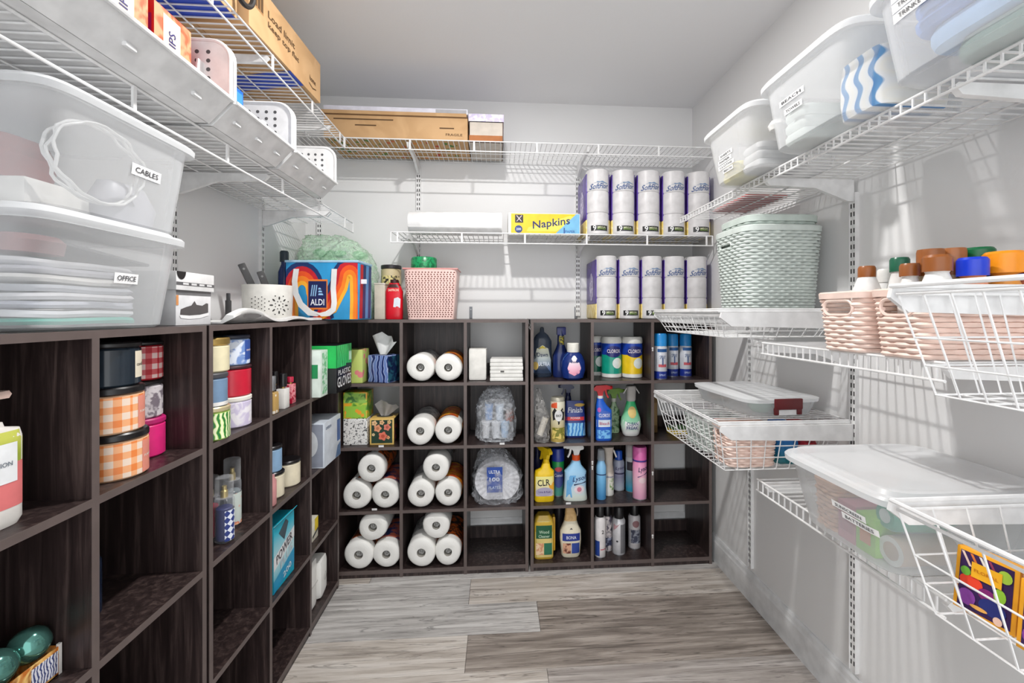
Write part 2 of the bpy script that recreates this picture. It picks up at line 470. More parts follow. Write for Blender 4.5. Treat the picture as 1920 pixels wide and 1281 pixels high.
# ------------------------------------------------------------------ ventilated wire shelves
def wire_shelf(label, loc, rz, L, D, style, braks, lip=.05, pitch=.0254, name='wire_shelf', brh=.075):
    """local x along the shelf, wall at y=0, front edge at y=-D, deck top z=0"""
    t = thing(name, label, 'wire shelf', loc, rz, 'white wire shelves')
    wm = WIRE(); r = .0016; R = .003
    d = MB(); n = int(L/pitch)
    for i in range(n+1):
        x = min(L, i*pitch+.004)
        if style == 'tab': d.box(x-r, x+r, -D, 0, -2*r, 0)
        else:
            d.box(x-r, x+r, -D, 0, -2*r, 0); d.box(x-r, x+r, -D-r, -D+r, -lip, 0)
    o = obj('deck_wires', d, wm, t, 0); o['kind'] = 'stuff'
    for y, z in ((-.012, -.005), (-D*.5, -.006), (-D*.28, -.006)):
        obj('support_wire', MB().tube([(0, y, z), (L, y, z)], R*.8, 6), wm, t)
    obj('front_rail', MB().tube([(0, -D, -.001), (L, -D, -.001)], R, 8), wm, t)
    obj('lower_rail', MB().tube([(0, -D-.002, -lip), (L, -D-.002, -lip)], R, 8), wm, t)
    if style == 'tab':
        k = int(L/.305); off = (L-k*.305)/2
        for i in range(k+1):
            x = off+i*.305; obj('lip_tab', MB().box(x-.004, x+.004, -D-.004, -D+.001, -lip, 0), wm, t, 0)
        for x in (0, L): obj('lip_tab', MB().box(x-.003, x+.003, -D-.004, -D+.001, -lip, 0), wm, t, 0)
    for x in braks:
        poly = [(-.011, -.008), (-D+.012, -.008), (-D+.005, -.014), (-D+.02, -.03), (-D*.45, -.036), (-.03, -brh), (-.011, -brh)]
        obj('bracket', MB().prism(poly, x-.006, x+.006, 'x'), wm, t, 0)
    return t
SD = .305
# left wall (rz=+90: local x -> +Y, local -y -> +X)
wire_shelf('white wire shelf on left wall, uppermost, under the cardboard cartons', (XL, -.1, 2.1), pi/2, 2.238, SD, 'tab', [.4, 1.57, 2.095])
wire_shelf('white wire shelf on left wall under the row of white plastic bins', (XL, -.1, 1.72), pi/2, 2.37, SD, 'tab', [.4, 1.57, 2.095])
wire_shelf('white wire shelf high on back wall under flat cardboard boxes', (XL, YB, 2.1), 0, 2.14, SD, 'tab', [.6, 1.48])
wire_shelf('white wire shelf on back wall holding paper roll, napkins and tissue packs', (-.507, YB, 1.655), 0, 1.587, SD, 'tab', [.077, .957])
# right wall (rz=-90: local x -> -Y, local -y -> -X)
wire_shelf('white wire shelf high on right wall under three clear bins', (XR, 1.9, 1.688), -pi/2, 1.9, SD, 'drop', [.605, 1.165], lip=.024)
wire_shelf('white wire shelf on right wall carrying pink woven baskets', (XR, 1.32, 1.176), -pi/2, .58, SD, 'drop', [.025, .572], lip=.034)
wire_shelf('white wire shelf low on right wall carrying a clear flat bin', (XR, 1.32, .748), -pi/2, .58, SD, 'drop', [.025, .572], lip=.034)
# ------------------------------------------------------------------ wire basket drawers on the right wall
def wire_basket(label, loc, L, h, near=True, D=.43, deck=False, nx=14, ny=8):
    """local x along wall (toward viewer), y=0 wall, front -D, rim z=0"""
    t = thing('wire_basket', label, 'wire basket', loc, -pi/2, 'white wire basket drawers')
    wm = WIRE(); r = .0018; ti = .035
    def loop(ins, z): return [(ins, -ins-.02, z), (L-ins, -ins-.02, z), (L-ins, -D+ins, z), (ins, -D+ins, z)]
    obj('top_rim', MB().tube(loop(0, 0), .0042, 8, True), wm, t)
    obj('inner_rim', MB().tube(loop(.006, -.014), .003, 8, True), wm, t)
    for f in (.45, .72, 1.0): obj('side_wire', MB().tube(loop(.006+ti*f, -.012-(h-.012)*f), r, 6, True), wm, t)
    cs = [i/nx for i in range(nx+1)]
    for c in cs:
        x0 = .006+(L-.012)*c; x1 = .006+ti+(L-.012-2*ti)*c
        obj('wire', MB().tube([(x0,-.026,-.012), (x1,-.026-ti,-h), (x1,-D+.006+ti,-h), (x0,-D+.006,-.012)], r, 5), wm, t)
    for i in range(ny+1):
        c = i/ny; y0 = -.026-(D-.032)*c; y1 = -.026-ti-(D-.032-2*ti)*c
        obj('wire', MB().tube([(.006,y0,-.012), (.006+ti,y1,-h), (L-.006-ti,y1,-h), (L-.006,y0,-.012)], r, 5), wm, t)
    if deck:
        m = MB()
        for i in range(int(L/.0254)): m.box(.004+i*.0254-.0012, .004+i*.0254+.0012, -D, -.02, .004, .0065)
        o = obj('cover_wires', m, wm, t, 0); o['kind'] = 'stuff'
        obj('cover_rim', MB().tube(loop(0, .006), .003, 8, True), wm, t)
    for x in (-.006, L+.006):
        m = MB().prism([(-.012,-.004), (-D+.004,-.004), (-D,-.02), (-D+.035,-.046), (-.012,-.056)], x-.004, x+.004, 'x')
        obj('bracket', m, wm, t, 0)
    return t
wire_basket('white wire basket drawer on right wall under the green woven basket', (XR, 1.852, 1.272), .552, .082, D=.44, deck=True)
wire_basket('white wire basket drawer on right wall covered by shelf with red-latched box', (XR, 1.852, .925), .552, .155, D=.44, deck=True)
wire_basket('white wire basket drawer hanging before the pink baskets, near the viewer', (XR, .73, 1.314), .552, .185, D=.42, nx=12)
wire_basket('white wire basket drawer low on the right holding printed snack boxes', (XR, .73, .935), .552, .175, D=.42, nx=8, ny=6)
# ------------------------------------------------------------------ lettering used in the scene
prep_text(['ALDI','Napkins','CLR','Lysol','CLOROX','Dawn','ES','PLASTIC','GLOVES','SoftFlor','9','MEGA','ROLLS','CLEAN','FREAK','POWER','PLUS','BONA','Finish','BKF','Comet','febreze',
  'ULTRA','100','PLATES','Wood','Cleaner','Load limit','keep top flat','home','DISINFECT','SPRAY','Calcium','Lime & Rust','FRAGILE','THIS SIDE UP','USE NO HOOKS','KITCHEN BAGS','13 GAL','SNACKS',
  'PAPER','TRINKET BAGS','TRINKET BAND','TOWELS','BEACH','SHEETS','CABLES','OFFICE','SEWING','LOTION','CLOTHS','Dish','Soap','MEDICAL','MASKS','cotton','candle','SAFFRON','PUMPKIN','cookies','A','2','TIRE','200','SUNSCREEN','BATTERIES','COCOA','WIPES','Dog','Floor','Bleach','Glass','Hair','Linen','1','x','CHIPS','Pantry','FLORAL'])
def R(a): return radians(a)
# ------------------------------------------------------------------ candles and jars
def candle(label, loc, rz, r, h, body, lid, lidh=.014, tape=None, word=None, wcol=BLACK, wrap=None, lower=None, name='candle_jar', group='scented candle jars', lidr=None):
    t = thing(name, label, 'candle', loc, rz, group)
    z1 = h-lidh; b = cyl(r, z1, .004)
    obj('jar', b.mb(32), body, t)
    lr = lidr or r+.001
    obj('lid', MB().lathe([(lr-.003, z1), (lr, z1+.003), (lr, h-.003), (lr-.003, h)], 32), lid, t)
    if wrap:
        m, uv = wrapband(r, .004, z1-.003); obj('paper_wrap', m, wrap, t, 35, uv)
    if lower:
        m, uv = wrapband(r, .002, z1*.16); obj('base_band', m, lower, t, 35, uv)
    if tape:
        x0, x1, z0, zz, mt = tape; m, uv = patch(b, x0, x1, z0*z1, zz*z1, 8, 2, .0009); obj('paper_label', m, mt, t)
    if word:
        wx = (tape[0]+tape[1])/2 if tape else 0; ww = (tape[1]-tape[0])*.75 if tape else r
        wz = (tape[2]+tape[3])/2*z1 if tape else z1*.5
        text(b, word, wx, wz, ww, M(wcol), t)
    return t
def wick_jar(label, loc, rz, r, h, wax, lid, group='small candle jars'):
    return candle(label, loc, rz, r, h, wax, lid, .012, group=group)
# ------------------------------------------------------------------ bottles
def trigger_head(t, z, s=1, head=None, collar=None, turn=0, ch=.018, x=0, y=0, cr=.014):
    mt = Matrix.Translation((x, y, z)) @ Matrix.Rotation(turn, 4, 'Z') @ Matrix.Scale(s, 4)
    obj('collar', MB().lathe([(cr, 0), (cr, ch), (cr*.8, ch)], 18).xf(Matrix.Translation((x, y, z)) @ Matrix.Scale(s, 4)), collar or head, t)
    hd = [(-.046,.03),(-.05,.046),(-.03,.053),(.022,.05),(.036,.036),(.034,.026),(.018,.022),(.011,.0),(-.011,.0),(-.013,.018),(-.024,.03)]
    m = MB().prism([(a, b+ch) for a, b in hd], -.0095, .0095)
    h = obj('spray_head', m.xf(mt), head, t, 20)
    m = MB().prism([(a, b+ch) for a, b in [(-.03,.03),(-.021,.03),(-.026,.006),(-.037,-.013),(-.043,-.009),(-.034,.006)]], -.006, .006)
    obj('trigger', m.xf(mt), head, h, 20)
    m = MB().lathe([(.008, -.06), (.009, -.058), (.009, -.045)], 12, (0, 0, .039+ch), 'x')
    obj('nozzle', m.xf(mt), head, h)
    return h
def bottle(label, loc, rz, secs, body, cat='bottle', name='spray_bottle', group='cleaning bottles'):
    t = thing(name, label, cat, loc, rz, group); b = Body(secs)
    obj('bottle_body', b.mb(32), body, t); return t, b
def shape(w, d, h, prof, e=2.6):
    """prof: (z fraction, width fraction, depth fraction[, x offset fraction])"""
    return [(p[0]*h, (p[3]*w if len(p) > 3 else 0), 0, p[1]*w/2, p[2]*d/2, e) for p in prof]
def spray_can(label, loc, rz, r, h, body, cap, caph=.05, foot=None, group='aerosol cans', capr=None, name='aerosol_can'):
    t = thing(name, label, 'spray can', loc, rz, group); z1 = h-caph
    b = Body([(0,0,0,r-.002,r-.002,2),(.003,0,0,r,r,2),(z1-.012,0,0,r,r,2),(z1,0,0,r*.8,r*.8,2)])
    obj('can_body', b.mb(28), body, t)
    cr = capr or r*.93
    obj('cap', MB().lathe([(cr, z1-.006), (cr, h-.008), (cr-.004, h-.001), (cr*.5, h)], 28), cap, t)
    obj('base_rim', MB().lathe([(r+.0006, .0), (r+.0006, .004)], 28), foot or M((190,190,195), .3, .8), t)
    return t, b
def carton(label, loc, rz, w, d, h, mat, cat='box', name='cardboard_box', group=None, b=.0015, seam=True):
    """front at local y=0, body runs to y=d, base z=0, centred in x"""
    t = thing(name, label, cat, loc, rz, group)
    obj('carton', MB().box(-w/2, w/2, 0, d, 0, h, b), mat, t)
    return t
def panel(t, x0, x1, z0, z1, mat, name='printed_panel', y=0, off=.0006):
    m = MB().add([(x0, y-off, z0), (x1, y-off, z0), (x1, y-off, z1), (x0, y-off, z1)], [(0,1,2,3)])
    return obj(name, m, mat, t, 0, [(x0,z0),(x1,z0),(x1,z1),(x0,z1)])
def polypanel(t, pts, mat, name='printed_shape', y=0, off=.0008, parent=None):
    return obj(name, MB().add([(a, y-off, b) for a, b in pts], [tuple(range(len(pts)))]), mat, parent or t, 0)
def sidepanel(t, x, y0, y1, z0, z1, mat, name='side_print'):
    """patch on a side wall at local x (sign gives outward side)"""
    X = x+math.copysign(.0006, x)
    q = [(X,y0,z0),(X,y1,z0),(X,y1,z1),(X,y0,z1)]
    return obj(name, MB().add(q if x > 0 else q[::-1], [(0,1,2,3)]), mat, t, 0)
# ------------------------------------------------------------------ clear storage bins
FROST = CLR((240,242,244), .13, .3)
LIDM = CLR((246,248,250), .32, .3)
def clear_bin(label, loc, rz, L, W, H, taper=.03, e=6, lidh=.022, tapes=(), group='clear storage bins', latch=None, top=None, frost=None, over=.014):
    t = thing('storage_bin', label, 'storage bin', loc, rz, group)
    zb = H-lidh; a, c = L/2-over, W/2-over; k = .0025
    S = [(0,0,0,a-taper-.008,c-taper-.008,e),(.006,0,0,a-taper,c-taper,e),(zb*.5,0,0,a-taper*.5,c-taper*.5,e),(zb,0,0,a,c,e)]
    I = [(z+(k if i == 0 else 0),x,y,rx-k,ry-k,q) for i,(z,x,y,rx,ry,q) in enumerate(S)][::-1]
    obj('bin_body', MB().loft(S+I, 48), frost or FROST, t)
    A, C = L/2, W/2
    lid = [(zb-.004,0,0,A-.001,C-.001,e),(zb+.008,0,0,A,C,e),(zb+.013,0,0,A-.004,C-.004,e),(zb+.014,0,0,A-.014,C-.014,e),(H,0,0,A-.02,C-.02,e),(H,0,0,A-.034,C-.034,e),(H-.006,0,0,A-.044,C-.044,e)]
    lid = [(zb-.004,0,0,A-.003,C-.003,e)][:0]+[(zb-.002,0,0,A-.016,C-.016,e)]+lid
    obj('lid', MB().loft(lid, 48), top or LIDM, t)
    b = Body(S)
    for x0, x1, z0, z1, wd in tapes:
        m, uv = patch(b, x0, x1, z0, z1, 4, 1, .0012); o = obj('label_tape', m, M((250,250,250), .4), t)
        text(b, wd, (x0+x1)/2, (z0+z1)/2, (x1-x0)*.78, M((70,70,74)), o, hgt=(z1-z0)*.5, off=.0022)
    return t
# ------------------------------------------------------------------ woven plastic baskets
def woven(label, loc, rz, L, W, H, mat, rows, stakes=26, taper=.02, e=5, hole=None, rim=.016, group='woven baskets', rimmat=None, upper=None, n=None, hx=0):
    """hole=(half width, z0, z1) on the front (-Y) wall"""
    t = thing('woven_basket', label, 'basket', loc, rz, group)
    ph = (H-rim)/rows; r = ph*.5; n = stakes*7
    def ring(z, ex):
        f = z/H; a = L/2-taper*(1-f)+ex; c = W/2-taper*(1-f)+ex; pts = []
        for k in range(n):
            u = 2*pi*k/n-pi/2+.0001; q = 2/e; pts.append([a*math.copysign(abs(cos(u))**q, cos(u)), c*math.copysign(abs(sin(u))**q, sin(u)), z])
        d = [0]
        for k in range(n): d.append(d[-1]+math.dist(pts[k], pts[(k+1) % n]))
        # even spacing
        out = []; j = 0
        for k in range(n):
            s = d[-1]*k/n
            while d[j+1] < s: j += 1
            f2 = (s-d[j])/max(1e-9, d[j+1]-d[j]); p, q2 = pts[j], pts[(j+1) % n]; out.append([p[i]+(q2[i]-p[i])*f2 for i in range(3)])
        return out
    for i in range(rows):
        z = r+i*ph; pts = ring(z, 0)
        for k, p in enumerate(pts):
            s = 1+.0
            am = .0022*cos(2*pi*stakes/2*2*k/n/2*2 + (pi if i % 2 else 0))
            l = math.hypot(p[0]/L, p[1]/W); p[0] += am*p[0]/L/l; p[1] += am*p[1]/W/l; p[2] += 0
        if hole and hole[1]-r*.4 < z < hole[2]+r*.4:
            seg = [p for p in pts if not (p[1] < 0 and abs(p[0]-hx) < hole[0])]
            # start the open strand just right of the opening
            st = min(range(len(seg)), key=lambda q: (seg[q][1] > 0, abs(seg[q][0]-hx-hole[0])+ (10 if seg[q][0] < hx else 0)))
            seg = seg[st:]+seg[:st]; m = MB().tube(seg, r*.98, 5)
        else: m = MB().tube(pts, r*.98, 5, True, False)
        obj('strand', m, upper if (upper and z > H*.6) else mat, t, 60)
    a, c = L/2, W/2; z = H-rim
    obj('rim', MB().loft([(z,0,0,a,c,e),(z,0,0,a+.004,c+.004,e),(H-.003,0,0,a+.005,c+.005,e),(H,0,0,a+.002,c+.002,e),(H,0,0,a-.004,c-.004,e),(z,0,0,a-.004,c-.004,e)], 48, False), rimmat or mat, t)
    obj('base_plate', MB().loft([(.001,0,0,a-taper-.002,c-taper-.002,e),(.006,0,0,a-taper,c-taper,e)], 40), mat, t)
    if hole:
        w, z0, z1 = hole; rr = (z1-z0)/2+.002; pts = []
        for k in range(9): u = pi/2+pi*k/8; pts.append((hx-w+rr*cos(u)+rr*.6, (z0+z1)/2+rr*sin(u)))
        for k in range(9): u = -pi/2+pi*k/8; pts.append((hx+w+rr*cos(u)-rr*.6, (z0+z1)/2+rr*sin(u)))
        P3 = [(x, -(W/2-taper*(1-z/H))-.001, z) for x, z in pts]
        obj('handle_rim', MB().tube(P3, .0035, 6, True), rimmat or mat, t)
    return t
# ------------------------------------------------------------------ paper goods
TP = None
def lumpy_roll(R_, L, seed, n=40, k=.026):
    rnd = random.Random(seed); p1, p2 = rnd.uniform(0, 6), rnd.uniform(0, 6); m = MB(); rings = []
    prof = [(.3, 0.0), (.55, -.002), (.86, .0), (.97, .006), (1, .016), (1, L*.5), (1, L-.012), (.95, L-.002), (.3, L)]
    for q, y in prof:
        rings.append([])
        for i in range(n):
            a = 2*pi*i/n; f = 1+k*cos(2*a+p1)+k*.6*cos(3*a+p2) if q > .5 else 1
            rings[-1].append((R_*q*f*cos(a), y, R_*q*f*sin(a)))
    m.v = [p for g in rings for p in g]
    for i in range(len(rings)-1):
        for j in range(n): m.f.append((i*n+j, (i+1)*n+j, (i+1)*n+(j+1) % n, i*n+(j+1) % n))
    m.f.append(tuple((len(rings)-1)*n+j for j in range(n)))
    return m
PAPER = None
def papermat():
    global PAPER
    if PAPER is None:
        nb = NB('tissue_paper'); vo = nb.n('ShaderNodeTexNoise'); vo.inputs['Scale'].default_value = 190; nb.l(nb.coord(), vo.inputs['Vector'])
        PAPER = nb.fin((238,237,233), .6, bump=vo.outputs[0], bs=.5)
    return PAPER
def towel_roll(label, loc, R_, L, band, seed, tilt=0, turn=0, cat='paper towel roll', group='wrapped paper towel rolls'):
    """axis along y, front end at y=0, base at loc z"""
    t = thing('paper_towel_roll', label, cat, loc, turn, group)
    m = lumpy_roll(R_, L, seed).xf(Matrix.Translation((0, 0, R_*1.042)) @ Matrix.Rotation(tilt, 4, 'Y'))
    obj('paper_roll', m, papermat(), t, 50)
    rc = R_*.3
    c = obj('core', MB().lathe([(rc, .0015), (rc, .035)], 20, (0, 0, R_*1.042), 'y', False), M((176,172,164), .8), t)
    obj('twisted_film', MB().lathe([(.0005, .012), (rc*.4, .02), (rc*.7, .016), (rc*.99, .03)], 14, (0, 0, R_*1.042), 'y', False), PAT('noise', (120,118,114), (190,190,188), 160, .3), c)
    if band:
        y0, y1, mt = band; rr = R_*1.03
        obj('print_shade_band', MB().lathe([(rr, y0), (rr, y1)], 40, (0, 0, R_*1.042), 'y', False), mt, t)  # coloured bands are wrapper print, grey ones painted shade
    return t
def tissue_pack(label, loc, rz, seed=0, w=.124, h=.325, d=.27):
    t = thing('bath_tissue_pack', label, 'tissue pack', loc, rz, 'bath tissue packs'); r = w*.47; hh = h/3
    pw = M((214,212,213), .4)
    for k in range(3):
        for j in range(2 if k < 3 else 1):
            m = MB().lathe([(r*.93, 0), (r*.985, .003), (r, .008), (r, hh-.008), (r*.985, hh-.003), (r*.93, hh)], 24, (0, r+.002+j*2*r, k*hh))
            obj('tissue_roll', m, pw, t)
    obj('purple_wrap', MB().box(-w/2+.001, w/2-.001, r*.75, d, h*.24, h*.955, .006), PAT('noise', (60,34,120), (84,56,150), 14, .3), t)
    obj('yellow_wrap', MB().box(-w/2+.001, w/2-.001, r*.75, d, .002, h*.24, .004), PAT('noise', (226,200,110), (240,222,160), 30, .35), t)
    # flowery side print with pale oval
    for sx in (-1, 1):
        q = [(sx*(w/2), y, z) for y, z in [(r*.75+.1+.045*cos(a), h*.52+.075*sin(a)) for a in [2*pi*i/20 for i in range(20)]]]
        m = MB().add(q if sx > 0 else q[::-1], [tuple(range(20))])
        obj('side_oval', m, PAT('noise', (205,200,222), (150,140,180), 60, .4), t, 0)
    b = Body([(0,0,r+.002,r,r,2),(h,0,r+.002,r,r,2)])
    text(b, 'SoftFlor', 0, h*.735, w*.72, M((52,84,140)), t, hgt=.027, shear=.35, rot=R(4))
    m = blob(b, [(-w*.33,h*.775),(-w*.1,h*.79),(w*.2,h*.795),(w*.36,h*.775),(w*.3,h*.79),(w*.12,h*.812),(-w*.12,h*.803)], .0008); obj('swoosh', m, M((112,140,176)), t)
    m, uv = patch(b, -w*.33, w*.33, h*.055, h*.135, 8, 1, .0008); p = obj('black_label', m, M((30,31,34), .35), t)
    text(b, '9', -w*.2, h*.095, w*.13, M((235,235,235)), p, off=.0016); text(b, 'MEGA', w*.08, h*.106, w*.34, M((215,220,180)), p, hgt=.009, off=.0016); text(b, 'ROLLS', w*.08, h*.083, w*.34, M((150,190,90)), p, hgt=.007, off=.0016)
    return t
def tissue_tuft(t, loc, s, mat, seed=0):
    """crumpled sheet sticking out of a tissue box"""
    rnd = random.Random(seed); m = MB(); n = 9
    for j in range(5):
        f = j/4; w = s*(.22+.55*f)
        for i in range(n):
            u = i/(n-1)*2-1
            m.v.append((loc[0]+u*w+s*.12*f, loc[1]+s*.16*sin(u*4.2+seed)*(.4+f), loc[2]+s*f*(1.05-.35*abs(u+.35))+.06*s*sin(i*2.4+seed)*f))
    m.f = [(j*n+i, j*n+i+1, (j+1)*n+i+1, (j+1)*n+i) for j in range(4) for i in range(n-1)]
    return obj('tissue_sheet', m, mat, t, 180)
def crumple_bag(t, name, secs, mat, amp=.006, seed=1, n=36, sub=4):
    """lofted film bag with random creases"""
    rnd = random.Random(seed); S = []
    for a, b in zip(secs, secs[1:]):
        for k in range(sub): S.append(tuple(a[i]+(b[i]-a[i])*k/sub for i in range(6)))
    S.append(secs[-1]); m = MB().loft(S, n)
    m.v = [(x+rnd.uniform(-amp, amp), y+rnd.uniform(-amp, amp), max(0.0005, z+rnd.uniform(-amp, amp)*.5) if z > .002 else z) for x, y, z in m.v]
    return obj(name, m, mat, t, 25)
# ================================================================== LEFT WALL
H3 = [.037, .32, .625, .93]
BLK = M((24,22,24), .3); GOLD = M((196,164,96), .3, .8); STEEL = M((170,172,176), .3, .8)
ORG = PAT('gingham', (236,214,196), (232,132,66), 36, .45, (240,172,122))
# --- jars in the cell nearest the middle of the photo's left side
PKT = M((238,150,130), .5); CRM = M((236,226,204), .5)
candle('orange gingham candle jar at the bottom of its stack of three', (-.795,.972,.93), pi/2-.2, .0565, .093, M((238,190,150)), BLK, .016, (.012,.05,.06,.92,PKT), 'PUMPKIN', (250,235,225), ORG)
candle('orange gingham candle jar in the middle of its stack of three', (-.798,.966,1.0235), pi/2-.2, .0555, .093, M((238,190,150)), BLK, .016, (.012,.05,.06,.92,PKT), 'PUMPKIN', (250,235,225), ORG)
candle('dark navy candle jar with cream label on top of orange gingham jars', (-.80,.962,1.117), pi/2-.2, .0545, .09, M((34,44,54), .15), BLK, .012, (.012,.046,.2,.9,CRM), 'candle', (90,80,70))
candle('bright pink candle jar behind the orange gingham stack', (-.838,1.100,.93), pi/2, .045, .09, M((232,44,128), .35), M((190,30,110)), .014)
candle('grey patterned candle jar on top of the bright pink jar', (-.84,1.100,1.021), pi/2, .042, .088, PAT('noise', (120,110,120), (206,200,204), 60), BLK, .012)
candle('red plaid candle jar at the top of the rear stack behind orange gingham jars', (-.84,1.100,1.11), pi/2, .042, .09, M((200,40,52)), BLK, .01, wrap=PAT('gingham', (230,200,196), (176,24,40), 40, .45, (206,90,96)))
t, b = bottle('dark blue bottle half hidden in the left wall cell below the gingham jars', (-.865,.985,.625), pi/2, shape(.06,.05,.19,[(0,.9,.9),(.03,1,1),(.6,1,1),(.72,.6,.6),(.8,.4,.45),(.85,.4,.45)]), M((28,44,70), .2), name='lotion_bottle', group='toiletries')
obj('cap', MB().lathe([(.016,.16),(.017,.165),(.016,.19)], 16), M((206,190,170)), t)
# --- lotion bottle, leftmost
t, b = bottle('white lotion bottle with green and pink label at left edge', (-.785,.735,.93), pi/2, shape(.078,.045,.2,[(0,.86,.86),(.05,1,1),(.7,1,1),(.76,.94,.9),(.78,.5,.5),(.82,.42,.5)],4), M((240,236,230), .3), name='lotion_bottle', group='toiletries')
m, uv = patch(b,-.036,.036,.1,.15); obj('green_label', m, PAT('vgrad',(150,164,60),(196,200,90)), t)
m, uv = patch(b,-.036,.034,.03,.1); obj('pink_label', m, M((222,120,120)), t)
m, uv = patch(b,-.03,.022,.07,.132,off=.0012); p = obj('white_label', m, M((236,238,240)), t); text(b,'LOTION',-.004,.1,.036,M((110,120,130)),p,off=.002)
obj('pump_collar', MB().lathe([(.013,.16),(.013,.18),(.006,.182),(.006,.2)],16), M((150,90,80)), t)
obj('pump_head', MB().prism([(-.012,.2),(.026,.2),(.03,.206),(.026,.212),(-.012,.21)],-.007,.007), M((196,170,160)), t)
# --- gold tray with teal baubles, bottom left
t = thing('gift_box', 'gold foil open box with a clear white-edged window, lowest on the far left', 'box', (-.775,.785,.625), pi/2)
g = PAT('noise', (196,110,40), (238,196,120), 30, .2, (150,84,34))
m = MB(); m.box(-.075,.055,0,.002,0,.05); m.box(-.075,.055,.098,.1,0,.05); m.box(-.075,-.073,0,.1,0,.05); m.box(.053,.055,0,.1,0,.05); m.box(-.075,.055,0,.1,0,.002)
obj('box_walls', m, g, t, 0); obj('corner_post', MB().box(.052,.057,-.001,.004,0,.054), M((225,220,215)), t); obj('window_print', MB().box(.006,.05,-.0012,-.0002,.006,.044), PAT('wave',(60,70,120),(220,220,226),60), t, 0)
for k, (dx, dy) in enumerate(((-.02,.03),(.033,.03))):
    q = tag(obj('bauble', MB().lathe([(.0005,0),(.013,.003),(.022,.01),(.027,.02),(.029,.029),(.027,.038),(.022,.048),(.013,.055),(.0005,.058)], 24, caps=False), M((96,150,140), .12, .75), label=None, loc=(-.775-dy,.785+dx,.664)), ['shiny teal bauble in gold box, cut by the left edge of the frame','shiny teal bauble in gold box, the right one'][k], 'bauble', 'teal baubles')
# --- wall unit by the corner: first column
G2 = PAT('wave', (40,120,60), (170,214,90), 26, .4, (236,240,200))
candle('green marbled candle jar at the bottom left of the candle stack', (-.765,1.2365,.93), pi/2, .043, .088, M((170,206,100)), M((214,200,160),.3,.4), .014, wrap=G2, group='candles in the stacked column')
candle('steel blue candle jar between cream jar and green jar', (-.768,1.2345,1.0185), pi/2, .041, .088, M((118,146,176), .35), M((70,70,76)), .014, group='candles in the stacked column', lower=M((236,234,230)))
candle('cream candle jar with gold lid on top of steel blue jar', (-.778,1.25,1.107), pi/2, .046, .092, M((236,226,190), .35), GOLD, .02, group='candles in the stacked column')
candle('lavender speckled candle jar with white lid beneath the red jar', (-.795,1.375,.93), pi/2, .0535, .09, PAT('noise',(206,196,222),(238,234,240),30), M((240,236,226)), .014, group='candles in the stacked column')
candle('plain red candle jar in the middle of its stack', (-.797,1.377,1.0205), pi/2, .0535, .09, M((206,32,58), .3), M((60,24,34)), .01, group='candles in the stacked column')
candle('blue patterned candle jar with blue label on top of red jar', (-.80,1.38,1.111), pi/2, .051, .09, M((160,184,220)), M((40,44,60)), .012, (-.012,.03,.2,.95,M((50,84,164))), 'cookies', (240,220,220), PAT('noise',(120,150,206),(222,230,244),40), group='candles in the stacked column')
def mist(label, loc, body, h=.185, wrapm=None):
    t = thing('body_mist', label, 'bottle', loc, pi/2, 'body mist bottles'); r = .0235
    obj('bottle_body', cyl(r, h*.68, .004).mb(24), CLR((226,230,238), .05, .1), t)
    obj('liquid', cyl(r-.003, h*.5, .002).mb(20).tr(0,0,.006), body, t)
    if wrapm: m, uv = wrapband(r,.006,h*.5,36,-1.0,1.4); obj('sleeve_print', m, wrapm, t, 35, uv)
    obj('spray_neck', MB().lathe([(.009,h*.68),(.009,h*.78),(.006,h*.8),(.006,h*.86)],14), M((200,180,120),.3,.6), t)
    obj('clear_cap', MB().lathe([(r*.94,h*.69),(r*.94,h-.003),(r*.9,h)],24), CLR((230,232,236), .05, .1), t)
    return t
mist('pink-red body mist bottle in the left wall cell, half behind the post', (-.815,1.312,.625), M((200,30,70)), .175)
mist('navy body mist bottle with white checker sleeve', (-.766,1.296,.625), M((44,52,116)), .18, PAT('checker',(40,58,130),(226,232,244),78,.4,None,(0,0,.78)))
mist('clear body mist bottle with orange flowers, tallest of the three', (-.80,1.392,.625), CLR((200,214,220), .3), .2, PAT('spots',(236,106,60),(206,216,210),46,.4,(250,190,150)))
# --- second column: perfumes
def perfume(label, loc, w, d, h, body, cap, caph, glass=None):
    t = thing('perfume_bottle', label, 'perfume', loc, pi/2, 'perfume bottles'); z = h-caph
    obj('flacon', MB().box(-w/2,w/2,-d/2,d/2,0,z-.006,.002), body, t)
    obj('neck', MB().lathe([(.006,z-.006),(.006,z+.002)],12), GOLD, t)
    obj('cap', MB().lathe([(w*.32,z),(w*.33,z+.002),(w*.33,h-.002),(w*.3,h)],20), cap, t)
    return t
perfume('gold and white perfume bottle with silver cap, left of the row', (-.752,1.527,.93), .038,.03,.125, PAT('spots',(240,234,224),(196,160,96),60,.3), STEEL, .048)
perfume('white perfume bottle with tall black cap', (-.755,1.612,.93), .038,.028,.122, M((236,234,230), .2), BLK, .046)
perfume('slim white perfume bottle squeezed between two others on left wall', (-.79,1.572,.93), .022,.022,.11, M((238,232,228), .2), STEEL, .03)
perfume('red and pink perfume bottle at the right of the perfume row', (-.77,1.70,.93), .034,.026,.098, PAT('noise',(190,30,60),(240,150,160),60,.25), M((190,40,70),.25), .02)
perfume('dark perfume bottle with black cap behind the red one', (-.82,1.69,.93), .03,.026,.12, M((40,34,36),.2), BLK, .045)
CJ = M((232,222,196), .35)
wick_jar('cream wax jar under the pale blue jar', (-.785,1.60,.625), pi/2, .037,.09, CJ, BLK)
wick_jar('pale blue wax jar stacked on a cream jar', (-.788,1.594,.716), pi/2, .035,.09, M((140,176,210),.35), BLK)
wick_jar('cream wax jar with black lid standing on its own, left wall', (-.785,1.712,.625), pi/2, .043,.094, CJ, BLK)
